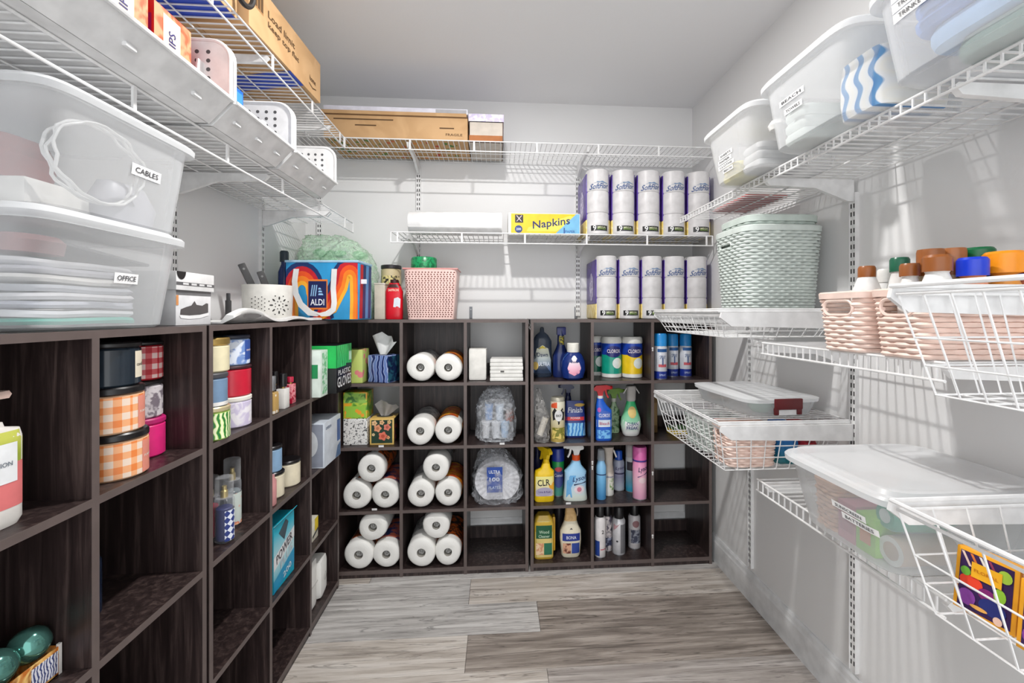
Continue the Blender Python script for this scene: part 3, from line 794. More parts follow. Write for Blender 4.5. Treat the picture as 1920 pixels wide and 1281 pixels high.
t, b = bottle('slim pink-labelled bottle at the shelf edge beside cream wax jars', (-.75,1.525,.625), pi/2, shape(.03,.025,.1,[(0,.9,.9),(.03,1,1),(.8,1,1),(.9,.6,.6),(1,.6,.6)]), M((214,150,150)), name='lotion_bottle', group='toiletries')
# teal detergent pack carton
TEAL = PAT('vgrad', (20,168,196), (28,180,206), None, .35, (190,226,230))
t = carton('teal detergent box with slanted lettering in the low left cell', (-.748,1.605,.32), pi/2, .15, .085, .222, M((30,170,196), .35), group=None)
panel(t,-.0745,.0745,.002,.22, TEAL)
polypanel(t,[(-.0745,.075),(.0745,.125),(.0745,.165),(-.0745,.12)], M((232,234,236)), off=.0012)
polypanel(t,[(-.0745,.0),(.0745,.03),(.0745,.085),(-.0745,.04)], M((24,150,196)), off=.0012)
polypanel(t,[(-.04,.19),(.0,.15),(.03,.2),(.01,.218)], M((60,80,90)), off=.0012)
F0 = Flat(0)
text(F0,'POWER',0,.123,.12,M((60,50,60)),t,hgt=.03,shear=.2,rot=R(18),off=.002); text(F0,'PLUS',.015,.088,.09,M((200,206,214)),t,hgt=.026,shear=.2,rot=R(18),off=.002); text(F0,'200',.02,.035,.06,M((226,240,244)),t,hgt=.02,rot=R(14),off=.002)
obj('lid_flap', MB().prism([(0,.222),(-.012,.236),(-.0105,.237),(.002,.2235)],-.0745,.0745,'x'), TEAL, t, 0)
# third column: glove boxes etc.
t = carton('green and black plastic glove box lettered GLOVES beside the corner', (-.668,1.978,.93), pi/2, .19, .12, .2, M((20,22,24), .35))
panel(t,-.0945,.0945,.105,.199, PAT('wave',(20,170,70),(60,214,110),14,.35)); polypanel(t,[(.02,.1),(.0945,.085),(.0945,.11),(.02,.115)],M((30,60,50)))
text(F0,'PLASTIC',0,.083,.15,M((240,240,240)),t,hgt=.022); text(F0,'GLOVES',0,.043,.17,M((245,245,245)),t,hgt=.045)
panel(t,.055,.09,.125,.165,M((200,240,210)),off=.0014)
sidepanel(t,-.095,0,.12,.105,.199,M((36,190,90)))
t = carton('white and pale green narrow box before the green glove box', (-.70,1.838,.93), pi/2, .075, .1, .185, M((226,240,230), .4))
panel(t,-.02,.03,.01,.175,PAT('noise',(120,190,140),(214,236,220),50)); sidepanel(t,-.0375,.01,.045,.075,.13,M((40,150,90))); sidepanel(t,-.0375,.05,.09,.02,.06,M((30,40,40)))
t = carton('white box with blue stripe and a pale oval on its end, left wall near corner', (-.712,1.965,.625), pi/2, .19, .12, .185, M((218,226,236), .4))
panel(t,.05,.088,.07,.165,M((60,98,160))); polypanel(t,[(.03,.002),(.09,.002),(.09,.06),(.055,.05)],M((90,120,160))); text(F0,'cotton',-.05,.16,.06,M((100,120,150)),t)
q = [(-.0958,.06+.035*cos(a),.1+.055*sin(a)) for a in [2*pi*i/24 for i in range(24)]]
sidepanel(t,-.095,.005,.115,.005,.18,M((150,156,170))); obj('oval_print', MB().add(q[::-1],[tuple(range(24))]).tr(-.0006,0,0), M((226,230,234)), t, 0)
t = carton('small white and yellow box alone in a left wall cell near the corner', (-.76,1.90,.32), pi/2, .06, .05, .088, M((236,232,214), .4)); panel(t,-.005,.0295,.035,.086,M((236,206,30))); polypanel(t,[(-.028,.012),(.028,.03),(.028,.04),(-.028,.022)],M((60,60,60)))
t = thing('paper_pack', 'white wrapped paper bundle standing lowest near the corner, left one', 'paper pack', (-.76,1.872,.037), pi/2, 'white paper bundles by the corner')
obj('wrapped_stack', MB().box(-.05,.05,0,.14,0,.2,.014), papermat(), t); obj('fold', MB().box(-.051,.051,-.002,.001,.095,.099,.001), M((205,203,200)), t)
t = thing('paper_pack', 'white wrapped paper bundle leaning lowest near the corner, right one', 'paper pack', (-.752,1.985,.037), pi/2+.12, 'white paper bundles by the corner')
obj('wrapped_stack', MB().box(-.05,.05,0,.13,0,.165,.025), papermat(), t); obj('end_tuck', MB().lathe([(.0005,-.004),(.012,-.003),(.02,.001)],14,(0,0,.08),'y',False), M((200,198,194)), t)
# ------------------------------------------------------------------ on top of the left units
TB1 = clear_bin('large clear bin holding paper stacks, the lower of two on the left', (-.862,.897,UH), pi/2, .36,.322,.205, .02, 8, tapes=((-.01,.045,.088,.108,'OFFICE'),), group='clear bins on the left')
TB2 = clear_bin('large clear bin holding cables and a white box, stacked above another', (-.862,.926,UH+.2075), pi/2, .372,.322,.212, .02, 8, tapes=((-.0,.075,.1,.122,'CABLES'),), group='clear bins on the left')
cols = [(70,190,170),(225,228,232),(196,200,212),(222,222,226),(180,184,192),(226,224,220),(206,206,214),(220,220,224)]
nm = ['lowest, teal one','second from bottom','third from bottom','fourth from bottom','fifth from bottom','sixth from bottom','seventh from bottom','topmost, under grey folder']
z = UH+.008
for i, cc in enumerate(cols):
    rnd = random.Random(i); h = .0115; m = MB(); n = 14
    m.loft([(0,rnd.uniform(-.008,.008),0,.118-.002*i,.105,5),(h*.5,0,0,.122-.003*(i%3),.108,5),(h,rnd.uniform(-.006,.006),0,.118,.104,5)], 32)
    m.v = [(x,y,zz+.0012*sin(x*40+i)+.0012*sin(y*33+i*2)+(.0022)) for x,y,zz in m.v]
    tag(obj('folded_paper', m, M(cc,.6), loc=(-.862,.885,z)), 'loose folded sheet in the lower left clear bin, '+nm[i], 'paper', 'sheets in the lower clear bin'); bpy.data.objects[-1] if False else None
    z += .0145
for o in [o for o in COL.objects if o.name.startswith('folded_paper')]: o.rotation_euler = (0,0,pi/2)
o = tag(obj('folder', MB().box(-.1,.1,-.08,.08,0,.006,.002), M((92,92,94),.5)), 'dark grey folder tilted over the paper stack in clear bin', 'folder'); o.location = (-.85,.935,1.378); o.rotation_euler = (0,.1,pi/2)
o = tag(obj('brown_pouch', MB().loft([(0,0,0,.04,.05,3),(.02,0,0,.05,.045,3),(.03,0,0,.04,.04,3)],24), M((140,92,92),.6), loc=(-.80,.80,1.366)), 'brown-pink pouch at the near end of the lower clear bin', 'pouch')
t = thing('gadget_box', 'white device box lying inside the upper clear bin', 'box', (-.85,.865,1.452), pi/2); obj('carton', MB().box(-.07,.05,-.06,.05,0,.045,.006), M((232,230,226)), t); obj('button', MB().lathe([(.006,0),(.006,.002)],12,(-.05,-.052,.02),'y'), M((90,90,90)), t)
cp = []
for i in range(120): a = 2*pi*i/40; cp.append((.095*cos(a)+.004*sin(i), .004*(i/40)*2+.003*sin(i*1.7), .072*sin(a)))
o = tag(obj('cable_coil', MB().tube(cp,.0028,6), M((225,225,225),.4)), 'white cable coiled in a wide loop inside upper clear bin', 'cable'); o.location = (-.745,.895,1.548); o.rotation_euler = (0,0,pi/2)
o = tag(obj('brown_pouch', MB().loft([(0,0,0,.04,.055,3),(.04,0,0,.05,.06,3),(.075,0,0,.035,.05,3)],24), M((150,84,80),.6), loc=(-.87,.85,1.50)), 'reddish brown pouch at the near end of the upper clear bin', 'pouch')
for k,(dx,dz,cc,lab) in enumerate(((.94,.0,(180,180,188),'grey crumpled bag in the upper clear bin, lower right'),(.985,.0,(214,214,218),'pale crumpled bag in the upper clear bin, far end'))):
    m = MB().loft([(0,0,0,.03,.06,3),(.04,0,0,.036,.07,3),(.085-.02*k,0,0,.02,.05,3)],24)
    tag(obj('plastic_pouch', m, M(cc,.4), loc=(-.80-.085*k,1.0,1.452)), lab, 'bag')
# shoe box
t = thing('shoe_box', 'white shoe box with a grey shoe picture and a black lid mark', 'shoe box', (-.785,1.205,UH), pi/2)
obj('box_base', MB().box(-.066,.066,.002,.2,0,.088,.001), M((226,226,228)), t)
l = obj('lid', MB().box(-.072,.072,-.003,.205,.088,.134,.001), M((232,232,232)), t)
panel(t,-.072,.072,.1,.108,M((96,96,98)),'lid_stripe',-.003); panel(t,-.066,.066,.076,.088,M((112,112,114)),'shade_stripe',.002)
polypanel(t,[(-.055+.016*cos(a),.134+.02*sin(a)) for a in [pi+pi*i/12 for i in range(13)]],M((20,20,22)),'black_mark',-.003,.001)
for k,x in enumerate((-.05,-.02,.01,.04)): panel(t,x,x+.02,.1015,.1065,M((225,225,225)),'stripe_text',-.003,.0014)
shoe = [(-.052,.026),(-.05,.04),(-.03,.046),(-.012,.05),(.0,.062),(.008,.052),(.03,.05),(.046,.057),(.054,.056),(.054,.032),(.02,.026),(-.02,.024)]
polypanel(t,shoe,M((84,80,80)),'shoe_print',.002); polypanel(t,[(-.055,.026),(-.02,.024),(.02,.026),(.055,.031),(.056,.024),(.02,.017),(-.02,.015),(-.05,.018)],M((245,245,245)),'shoe_sole',.002,.0012)
panel(t,-.066,-.058,.05,.075,M((220,150,90)),'orange_tab',.002,.001)
# white wavy tray
t = thing('serving_tray', 'white moulded tray with a hand hole and wavy rim lying at the front', 'tray', (-.865,1.595,UH), pi/2)
m = MB(); n = 48; prof = []
def wav(u): return .006+.034*(.5+.5*cos((u-.15)/.27*pi) if abs(u-.15) < .27 else 0)+.008*(sin((u-.5)/.3*pi) if .5 < u < .8 else 0)
W2, D2 = .31, .13
for i in range(n+1):
    u = i/n; x = -W2+2*W2*u; zc = wav(u); prof.append((x, zc))
for x, zc in prof: m.v += [(x,-D2,zc-.004),(x,-D2,zc+.004),(x,-D2+.02,zc+.006),(x,-D2+.035,.006),(x,D2,.006),(x,D2,.001),(x,-D2+.03,.001)]
k = 7
for i in range(n):
    for j in range(k): m.f.append((i*k+j, i*k+(j+1)%k, (i+1)*k+(j+1)%k, (i+1)*k+j))
m.f += [tuple(range(k)), tuple(n*k+j for j in range(k-1,-1,-1))]
obj('tray_body', m, M((238,238,236),.35), t, 50)
hp = [(-.215+.05*cos(a), .022+.007*sin(a)) for a in [2*pi*i/20 for i in range(20)]]
polypanel(t,hp,M((96,96,96)),'hand_hole',-D2,.001)
# white perforated bin with dark handled tools
t = thing('utensil_bin', 'white round perforated bin with starburst cut-outs', 'bin', (-.86,1.72,UH+.009), R(38), None)
b = Body([(0,0,0,.078,.078,2),(.003,0,0,.08,.08,2),(.125,0,0,.085,.085,2)])
S = b.s; I = [(z+(.003 if i == 0 else 0),x,y,rx-.002,ry-.002,e) for i,(z,x,y,rx,ry,e) in enumerate(S)][::-1]
obj('bin_wall', MB().loft(S+I,40), M((226,224,218),.4), t)
hm = MB()
def hole(x,z,rx,rz,rot=0):
    pts = []
    for i in range(10):
        a = 2*pi*i/10; u, v = rx*cos(a), rz*sin(a); pts.append((x+u*cos(rot)-v*sin(rot), z+u*sin(rot)+v*cos(rot)))
    hm.join(blob(b,pts,.0007,1))
for k in range(8):
    a = 2*pi*k/8; hole(.02+.026*cos(a),.05+.026*sin(a),.006,.0028,a); hole(.02+.036*cos(a+.39),.05+.036*sin(a+.39),.0022,.0022); hole(.02+.014*cos(a+.39),.05+.014*sin(a+.39),.002,.002)
hole(.02,.05,.003,.003)
for i in range(5):
    for j in range(4): hole(-.062+.009*i,.03+.014*j+(.007 if i % 2 else 0),.0018,.0018)
o = obj('cut_outs', hm, M((50,48,46),.8), t, 0); o['kind'] = 'stuff'
for k,(px,py,rot,h,lab) in enumerate(((-.858,1.71,-.4,.21,'black flat tool handle leaning left out of white perforated bin'),(-.83,1.735,-.34,.18,'second black tool handle just behind in the perforated bin'))):
    o = thing('tool', lab, 'tool', (px,py,UH+.016), R(30)); o.rotation_euler = (0,rot,R(35))
    obj('handle', MB().box(-.012,.012,-.004,.004,.02,h,.003), M((50,49,50),.4), o); obj('hang_hole', MB().lathe([(.004,-.0046),(.004,-.004)],12,(0,0,h-.02),'y'), M((120,120,120)), o)
o = thing('tool','black upright tool handle standing left of the perforated bin','tool',(-.95,1.63,UH+.001),R(20)); obj('handle', MB().box(-.009,.009,-.006,.006,0,.075,.003), M((46,45,46),.4), o); obj('tip', MB().box(-.006,.006,-.004,.004,.07,.1,.002), M((70,70,72),.3,.5), o)
# insulated shopper with rainbow print
cw, ch, cd = .275, .168, .17
BAG = thing('cooler_bag', 'insulated shopping bag with rainbow stripes and white straps', 'bag', (-.752,1.95,UH+.001), R(-3)); BAG.scale = (1.13,1,1.5)
obj('bag_body', MB().box(-cw/2,cw/2,0,cd,0,ch,.006), M((48,152,208),.35), BAG)
def ribbon(path, bands, off0, clip):
    """parallel colour bands along a polyline in the (x,z) plane"""
    pl = [Vector(p) for p in path]; nrm = []
    for i, p in enumerate(pl):
        a = pl[max(0,i-1)]; c = pl[min(len(pl)-1,i+1)]; d = (c-a).normalized(); nrm.append(Vector((-d.y,d.x)))
    cl = lambda q: (min(max(q.x,clip[0]),clip[1]), min(max(q.y,clip[2]),clip[3]))
    for k,(d0,d1,cc) in enumerate(bands):
        m = MB()
        for p, nn in zip(pl, nrm):
            for d in (d0,d1): x, zz = cl(p+nn*d); m.v.append((x,-off0-.00005*k,zz))
        m.f = [(2*i,2*i+1,2*i+3,2*i+2) for i in range(len(pl)-1)]
        obj('printed_stripe', m, M(cc,.4), BAG, 0)
BANDS = [(.024,.038,(22,50,104)),(.01,.024,(196,30,44)),(-.004,.01,(232,84,32)),(-.018,-.004,(244,130,34)),(-.03,-.018,(248,176,50))]
p = [(-.118,.0),(-.12,.06)]+[(-.075+.045*cos(a),.085+.045*sin(a)) for a in [pi-pi*i/12 for i in range(13)]]+[(-.01,.035),(.012,-.01)]
ribbon(p, BANDS, .0008, (-cw/2+.002,cw/2-.002,.002,ch-.004))
p2 = [(-.02,-.02),(.03,.04),(.07,.10)]+[(.105+.03*cos(a),.118+.03*sin(a)) for a in [R(150)-R(150)*i/8 for i in range(9)]]+[(.137,.06),(.135,.0)]
ribbon(p2, BANDS, .0014, (-cw/2+.002,cw/2-.002,.002,ch-.004))
sp = MB()
for k,cc in enumerate(((196,30,44),(22,50,104),(88,150,206),(40,60,120))):
    o = obj('side_stripe', MB().add([(cw/2+.0006,.01+k*.035,.004),(cw/2+.0006,.045+k*.035,.004),(cw/2+.0006,.06+k*.035,ch-.006),(cw/2+.0006,.025+k*.035,ch-.006)],[(0,1,2,3)]), M(cc,.4), BAG, 0)
obj('rim_piping', MB().tube([(-cw/2,0,ch),(cw/2,0,ch),(cw/2,cd,ch),(-cw/2,cd,ch)],.0035,6,True), M((170,206,230)), BAG)
st = M((226,226,226),.6)
def strap(pts, wd=.02):
    m = MB(); N = len(pts)
    for x, y, zz, ang in pts:
        dx, dz = cos(ang)*wd/2, sin(ang)*wd/2; m.v += [(x-dx,y,zz-dz),(x+dx,y,zz+dz),(x+dx,y+.0018,zz+dz),(x-dx,y+.0018,zz-dz)]
    for i in range(N-1):
        for j in range(4): m.f.append((i*4+j,i*4+(j+1)%4,(i+1)*4+(j+1)%4,(i+1)*4+j))
    m.f += [(0,1,2,3),(N*4-1,N*4-2,N*4-3,N*4-4)]
    return obj('strap', m, st, BAG, 60)
strap([(-.095,-.004,.146,0),(-.098,-.012,.11,0),(-.09,-.02,.075,.2),(-.07,-.024,.044,.6),(-.035,-.024,.02,.8),(.0,-.024,.014,.4)])
strap([(.048,-.004,.146,0),(.046,-.01,.09,0),(.052,-.016,.05,-.1),(.05,-.02,.03,-.4),(.03,-.022,.018,-.7),(.0,-.026,.014,-.4)])
FB = Flat(0)
panel(BAG,-.054,.022,.03,.116,M((236,130,50),.4),'logo_border',0,.0024); lg = panel(BAG,-.05,.018,.035,.111,M((22,30,84),.4),'logo_panel',0,.0028)
text(FB,'ALDI',-.016,.051,.052,M((240,244,250)),lg,hgt=.018,off=.0036)
for k in range(3): polypanel(BAG,[(-.042+.008*k,.068),(-.038+.008*k,.068),(-.032+.008*k,.1),(-.036+.008*k,.1)],M((150,196,236)),'logo_bar',0,.0034,lg)
for k in range(3): polypanel(BAG,[(-.013,.071+.008*k),(.007-.004*k,.071+.008*k),(.003-.004*k,.076+.008*k),(-.011,.076+.008*k)],M((150,196,236)),'logo_wave',0,.0034,lg)
obj('care_tag', MB().box(.135,.16,.03,.031,.105,.118), M((236,236,240)), BAG, 0)
# green air-cushion film behind the bag
o = thing('bubble_wrap', 'bag of pale green bubble wrap bulging up behind the rainbow bag', 'bubble wrap', (-.80,2.30,UH+.001), 0)
crumple_bag(o,'film_bag',[(0,.01,0,.16,.1,3),(.1,0,0,.185,.11,3),(.24,-.005,0,.19,.115,3),(.33,-.02,0,.17,.105,2.6),(.39,-.045,0,.13,.07,2.4),(.42,-.07,0,.09,.03,2)],CLR((206,242,210),.36,.12,38),.009,3,44,5)
bm_ = MB(); rnd = random.Random(5)
for k in range(70):
    x, y, zz, rr = rnd.uniform(-.13,.11), rnd.uniform(-.075,.05), rnd.uniform(.1,.33), rnd.uniform(.018,.034)
    bm_.lathe([(.0005,-rr*.7),(rr*.7,-rr*.5),(rr,0),(rr*.7,rr*.5),(.0005,rr*.7)],9,(x,y,zz),'z',False)
q = obj('air_cushions', bm_, CLR((150,222,166),.42,.15), o, 60); q['kind'] = 'stuff'
t, b = bottle('navy bottle with dark cap poking up left of the rainbow bag', (-.945,2.03,UH+.001), 0, shape(.05,.05,.3,[(0,.9,.9),(.03,1,1),(.7,1,1),(.82,.5,.5),(.86,.5,.5)],2), M((24,48,104),.25), name='drink_bottle', group=None)
obj('cap', MB().lathe([(.018,.257),(.018,.3),(.014,.306)],16), M((36,50,60)), t)
# tins beside the bag
t = candle('tall tin with dark lid and yellow label behind the red bottle', (-.545,2.31,UH), 0, .05, .275, M((206,190,150),.4), M((52,48,52),.3), .02, (-.045,.045,.42,.86,PAT('noise',(40,36,36),(220,206,140),50)), None, name='snack_tin', group=None); t['category'] = 'tin'; t['label'] = 'tall beige tin with dark lid and yellow-black label behind red bottle'
t, b = bottle('glossy red flat bottle with dark shoulders beside the rainbow bag', (-.508,2.22,UH), 0, shape(.082,.05,.19,[(0,.95,.95),(.02,1,1),(.72,1,1),(.84,.8,.85),(.9,.6,.7),(.94,.6,.7)],3.5), M((216,22,40),.25), name='syrup_bottle', group=None)
m, uv = patch(b,-.03,.03,.155,.172); obj('dark_label', m, M((70,24,26)), t); text(b,'SAFFRON',0,.143,.05,M((250,220,200)),t,hgt=.012)
m = blob(b,[(.0,.06),(.032,.056),(.034,.1),(.022,.108),(.004,.102)],.001); obj('price_sticker', m, M((222,228,236)), t); obj('cap', MB().lathe([(.02,.178),(.02,.195)],18), M((60,26,24)), t)
t = carton('beige upright canister between rainbow bag and red bottle', (-.575,2.20,UH), 0, .05, .06, .17, M((206,196,180),.6), 'canister', 'canister')
obj('lid', MB().box(-.027,.027,-.002,.062,.17,.178,.002), M((214,206,192)), t)
# pink pierced basket with ribbon reel
t = thing('pierced_basket', 'tall pink plastic basket with pierced scale pattern', 'basket', (-.323,2.24,UH), 0)
b = Body([(0,0,0,.112,.075,9),(.245,0,0,.13,.09,9)]); S = b.s; I = [(z+(.003 if i == 0 else 0),x,y,rx-.003,ry-.003,e) for i,(z,x,y,rx,ry,e) in enumerate(S)][::-1]
obj('basket_wall', MB().loft(S+I,48), M((238,204,196),.45), t)
obj('rim', MB().tube([(x,y,.245) for x,y in [(-.13,-.088),(.13,-.088),(.13,.088),(-.13,.088)]],.004,6,True), M((222,150,146),.45), t)
hm = MB(); rows_ = 22
for j in range(rows_):
    z = .012+j*.0102; wx = .106+.017*z/.245; n = 16
    for i in range(n):
        x = -wx+2*wx*(i+(.5 if j % 2 else .25))/n
        if abs(x) < wx: hm.join(blob(b,[(x-.0042,z),(x-.002,z+.0042),(x+.002,z+.0042),(x+.0042,z),(x,z-.0022)],.0006,1))
o = obj('pierced_holes', hm, M((120,74,66),.8), t, 0); o['kind'] = 'stuff'
t = thing('twine_spool', 'green ribbon reel sticking up out of the pink pierced basket', 'spool', (-.368,2.245,UH+.19), 0)
obj('ribbon', MB().lathe([(.058,0),(.064,.01),(.064,.11),(.059,.118),(.02,.118)],30), PAT('noise',(10,104,62),(32,150,92),60,.3), t)
obj('spool_core', MB().lathe([(.016,.1),(.016,.121)],16), M((30,70,50)), t)
# ------------------------------------------------------------------ white plastic bins on the middle left shelf
def open_bin(label, y0, y1, z=1.7215, front=-.642, hgt=.2):
    """open-front bin: tall pierced ends, low lip toward the room"""
    t = thing('open_front_bin', label, 'plastic bin', (front,(y0+y1)/2,z), pi/2, 'white open-front bins on the left shelf')
    wm = M((230,230,230),.35); L = y1-y0; D = .33; k = .003; lip = .058
    obj('tray', MB().box(-L/2,L/2,.052,D,0,.004).add([(-L/2,.05,0),(L/2,.05,0),(L/2,-.004,lip),(-L/2,-.004,lip),(-L/2,.054,.001),(L/2,.054,.001),(L/2,k-.004,lip),(-L/2,k-.004,lip)],[(0,1,2,3),(7,6,5,4),(3,2,6,7)]).box(-L/2,L/2,D-k,D,0,hgt), wm, t, 0)
    obj('front_rim', MB().tube([(-L/2,-.005,lip),(L/2,-.005,lip)],.005,8), wm, t)
    for s in (-1,1):
        x = s*(L/2-.002); r = .045; pts = [(.05,0),(0,.054),(0,hgt-r)]+[(r-r*cos(a),hgt-r+r*sin(a)) for a in [pi/2*i/6 for i in range(1,7)]]+[(D,hgt),(D,0)]
        e = obj('end_wall', MB().prism([(a,b_) for a,b_ in pts],x-.0015,x+.0015,'x'), wm, t, 30)
        obj('end_rim', MB().tube([(x,a,b_) for a,b_ in pts[1:-1]],.005,8), wm, e)
        hm = MB()
        for i in range(9):
            for j in range(7):
                yy, zz = .05+i*.026, .045+j*.021
                for d in (-1,1):
                    q = [(x+d*.0018,yy+.0052*cos(a),zz+.0052*sin(a)) for a in [2*pi*v/8 for v in range(8)]]; hm.add(q if d > 0 else q[::-1],[tuple(range(8))])
        o = obj('holes', hm, M((84,84,86),.8), e, 0); o['kind'] = 'stuff'
    for i in range(3):
        x = -L/2+L*(i+.5)/3; obj('clip', MB().box(x-.012,x+.012,.018,.026,.022,.03,.001), M((222,222,222),.3), t)
    return t
open_bin('white open-front bin with red boxes, nearest the viewer on the left shelf', .58, 1.112)
open_bin('white open-front bin in the middle of the left shelf row', 1.124, 1.43)
open_bin('white open-front bin at the far end of the left shelf row', 1.445, 1.80)
SNK = M((206,36,34),.4)
for k,(yy,h,lab) in enumerate(((.885,.19,'red snack box standing in white bin, cut by the top of the frame'),(1.01,.185,'red snack box standing in white bin, the farther one'))):
    t = carton(lab,(-.703,yy,1.7265),pi/2,.11,.18,h,SNK,'snack box','snack_box','red snack boxes')
    panel(t,-.0545,.0545,.06,h-.002,PAT('noise',(230,90,50),(244,150,110),26)); panel(t,-.03,.02,.075,h-.012,M((236,228,206)),off=.0012); text(F0,'CHIPS',-.005,.11,.07,M((50,44,110)),t,hgt=.02,rot=pi/2,off=.002)
    sidepanel(t,-.055,.004,.176,.06,h-.03,M((150,24,96))); sidepanel(t,-.055,.004,.176,.0,.06,M((206,190,80)))
o = tag(obj('reflection_wedge', MB().prism([(-.02,0),(.03,0),(.022,.14),(.0,.14)],0,.004), M((242,242,242),.4), loc=(-.703,1.09,1.7265)), 'white wedge added for end wall thickness and reflection in the nearest white bin', 'added reflection'); o.rotation_euler = (0,0,pi/2)  # added wedge: end wall thickness and its inner reflection as plain white
o = tag(obj('reflection_wedge', MB().prism([(-.02,0),(.03,0),(.022,.12),(.0,.12)],0,.004), M((242,242,242),.4), loc=(-.703,1.375,1.7265)), 'white wedge added for end wall thickness and reflection in the middle white bin', 'added reflection'); o.rotation_euler = (0,0,pi/2)  # same added wedge, bright inner end of the middle bin
t = carton('bright blue box standing at the near end of the middle white bin',(-.703,1.25,1.7265),pi/2,.05,.1,.15,M((20,100,206),.35)); panel(t,-.02,.02,.01,.14,M((60,140,230)))
o = thing('plastic_pouch','clear crumpled bag lying on top of the middle white bin','bag',(-.86,1.28,1.735),0); crumple_bag(o,'film',[(0,0,0,.07,.05,3),(.06,0,0,.08,.06,3),(.13,.01,0,.05,.04,2.4),(.15,0,0,.03,.02,2)],CLR((225,228,232),.4,.15,40),.008,9)
# ------------------------------------------------------------------ cartons on the top left shelf
CARD = PAT('noise',(188,150,106),(198,160,116),8,.75)
CARDD = M((176,132,84),.8); INK = M((92,66,38),.8)
def brown(label, loc, rz, w, d, h, group='brown cardboard cartons', band=None):
    t = thing('cardboard_carton', label, 'carton', loc, rz, group)
    obj('carton', MB().box(-w/2,w/2,0,d,0,h,.0015), CARD, t)
    m = MB().box(-w/2+.001,w/2-.001,d/2-.001,d/2+.001,-.0006,0)
    obj('flap_seam', m, CARDD, t, 0)
    if band:
        x0, x1, sk = band; obj('blue_tape', MB().add([(x0,.001,-.0012),(x0+sk,d,-.0012),(x1+sk,d,-.0012),(x1,.001,-.0012)],[(0,1,2,3)]), M((26,70,190),.35), t, 0)
    return t
B1_ = brown('long brown carton with printed handling marks on the top left shelf', (-.712,1.572,2.1025), pi/2-.03, .48, .3, .155, band=(.0,.1,.06))
panel(B1_,-.215,-.165,.075,.15,M((176,132,84),.8),'mark_box'); 
for k in range(3): panel(B1_,-.212+.016*k,-.2+.016*k,.08,.145,INK,'mark',0,.001)
text(F0,'Load limit',-.055,.1,.17,INK,B1_,hgt=.022); text(F0,'keep top flat',-.04,.065,.2,INK,B1_,hgt=.024); text(F0,'home',.17,.055,.05,INK,B1_,hgt=.02)
polypanel(B1_,[(.14,.03),(.17,.022),(.2,.03),(.2,.034),(.17,.027),(.14,.034)],INK)
B2_ = brown('brown carton with blue tape beneath, nearest on the top left shelf', (-.74,1.06,2.1025), pi/2, .5, .27, .15, band=(.14,.246,0))
ring = [(.09+.05*cos(a),-.02,.03+.05*sin(a)) for a in [2*pi*i/30 for i in range(30)]]
o = tag(obj('rubber_ring', MB().tube(ring,.007,8,True), M((34,30,28),.6), loc=(-.705,1.15,2.123)), 'black rubber ring leaning on the nearest brown carton', 'ring'); o.rotation_euler = (0,0,pi/2)
t = thing('grey_fabric_box', 'dark underside of a fabric box at the top left edge', 'box', (-.78,.62,2.1015), pi/2); obj('box_body', MB().box(-.13,.13,0,.22,0,.14,.004), M((120,100,96),.8), t); obj('lid', MB().box(-.134,.134,-.004,.224,.12,.145,.003), M((126,106,100),.8), t)
# ================================================================== BACK WALL
# ------------------------------------------------------------------ flat cartons on the high back shelf
t = thing('flat_carton', 'long flat brown carton with green and orange prints beneath on back shelf', 'carton', (-.48,2.16,2.1015), 0, 'flat cartons on the high back shelf')
obj('carton', MB().box(-.345,.335,0,.27,0,.117,.0015), CARD, t); obj('lid_flap', MB().box(-.36,.33,-.004,.27,.117,.134,.002), CARD, t)
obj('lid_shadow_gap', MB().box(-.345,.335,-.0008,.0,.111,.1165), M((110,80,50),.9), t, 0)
for k,(x0,x1,z0) in enumerate(((-.3,-.02,.09),(-.2,-.1,.062),(.2,.27,.058))): panel(t,x0,x1,z0,z0+.006,INK,'small_print')
text(F0,'FRAGILE',.27,.03,.08,INK,t,hgt=.012)
prints = [(-.33,.09,(74,110,44)),(-.21,.12,(92,126,56)),(-.06,.1,(196,92,56)),(.06,.05,(206,130,60)),(.13,.07,(176,70,40)),(.22,.06,(80,116,52))]
for x0,wd,cc in prints: obj('bottom_print', MB().add([(x0,.012,-.0008),(x0,.255,-.0008),(x0+wd,.255,-.0008),(x0+wd,.012,-.0008)],[(0,1,2,3)]), PAT('spots',cc,(190,150,98),26,.8), t, 0)
t = thing('flat_carton', 'open-ended beige carton at the right end of the flat boxes', 'carton', (-.055,2.168,2.1015), 0, 'flat cartons on the high back shelf')
m = MB(); m.box(-.083,.083,.0,.003,0,.102); m.box(-.083,.083,.257,.26,0,.102); m.box(-.083,.083,0,.26,0,.003); m.box(-.083,.083,0,.26,.099,.102); m.box(-.083,-.08,0,.26,0,.102)
obj('carton_walls', m, M((206,196,184),.7), t, 0); obj('end_edge', MB().box(.0805,.0845,-.001,.26,0,.103), M((84,66,60),.8), t, 0); panel(t,-.083,.08,.002,.035,M((176,112,66),.8),'brown_band'); obj('lilac_lid', MB().box(-.086,.087,-.002,.26,.103,.14,.002), PAT('noise',(206,196,226),(236,232,240),40), t)
t = thing('flat_box', 'long thin white and lilac printed box lying on the flat cartons', 'box', (-.50,2.17,2.2365), 0); obj('box_body', MB().box(-.33,.355,0,.26,0,.026,.002), M((228,228,240),.3), t)
panel(t,.2,.35,.003,.022,M((176,176,180),.3),'grey_print'); 
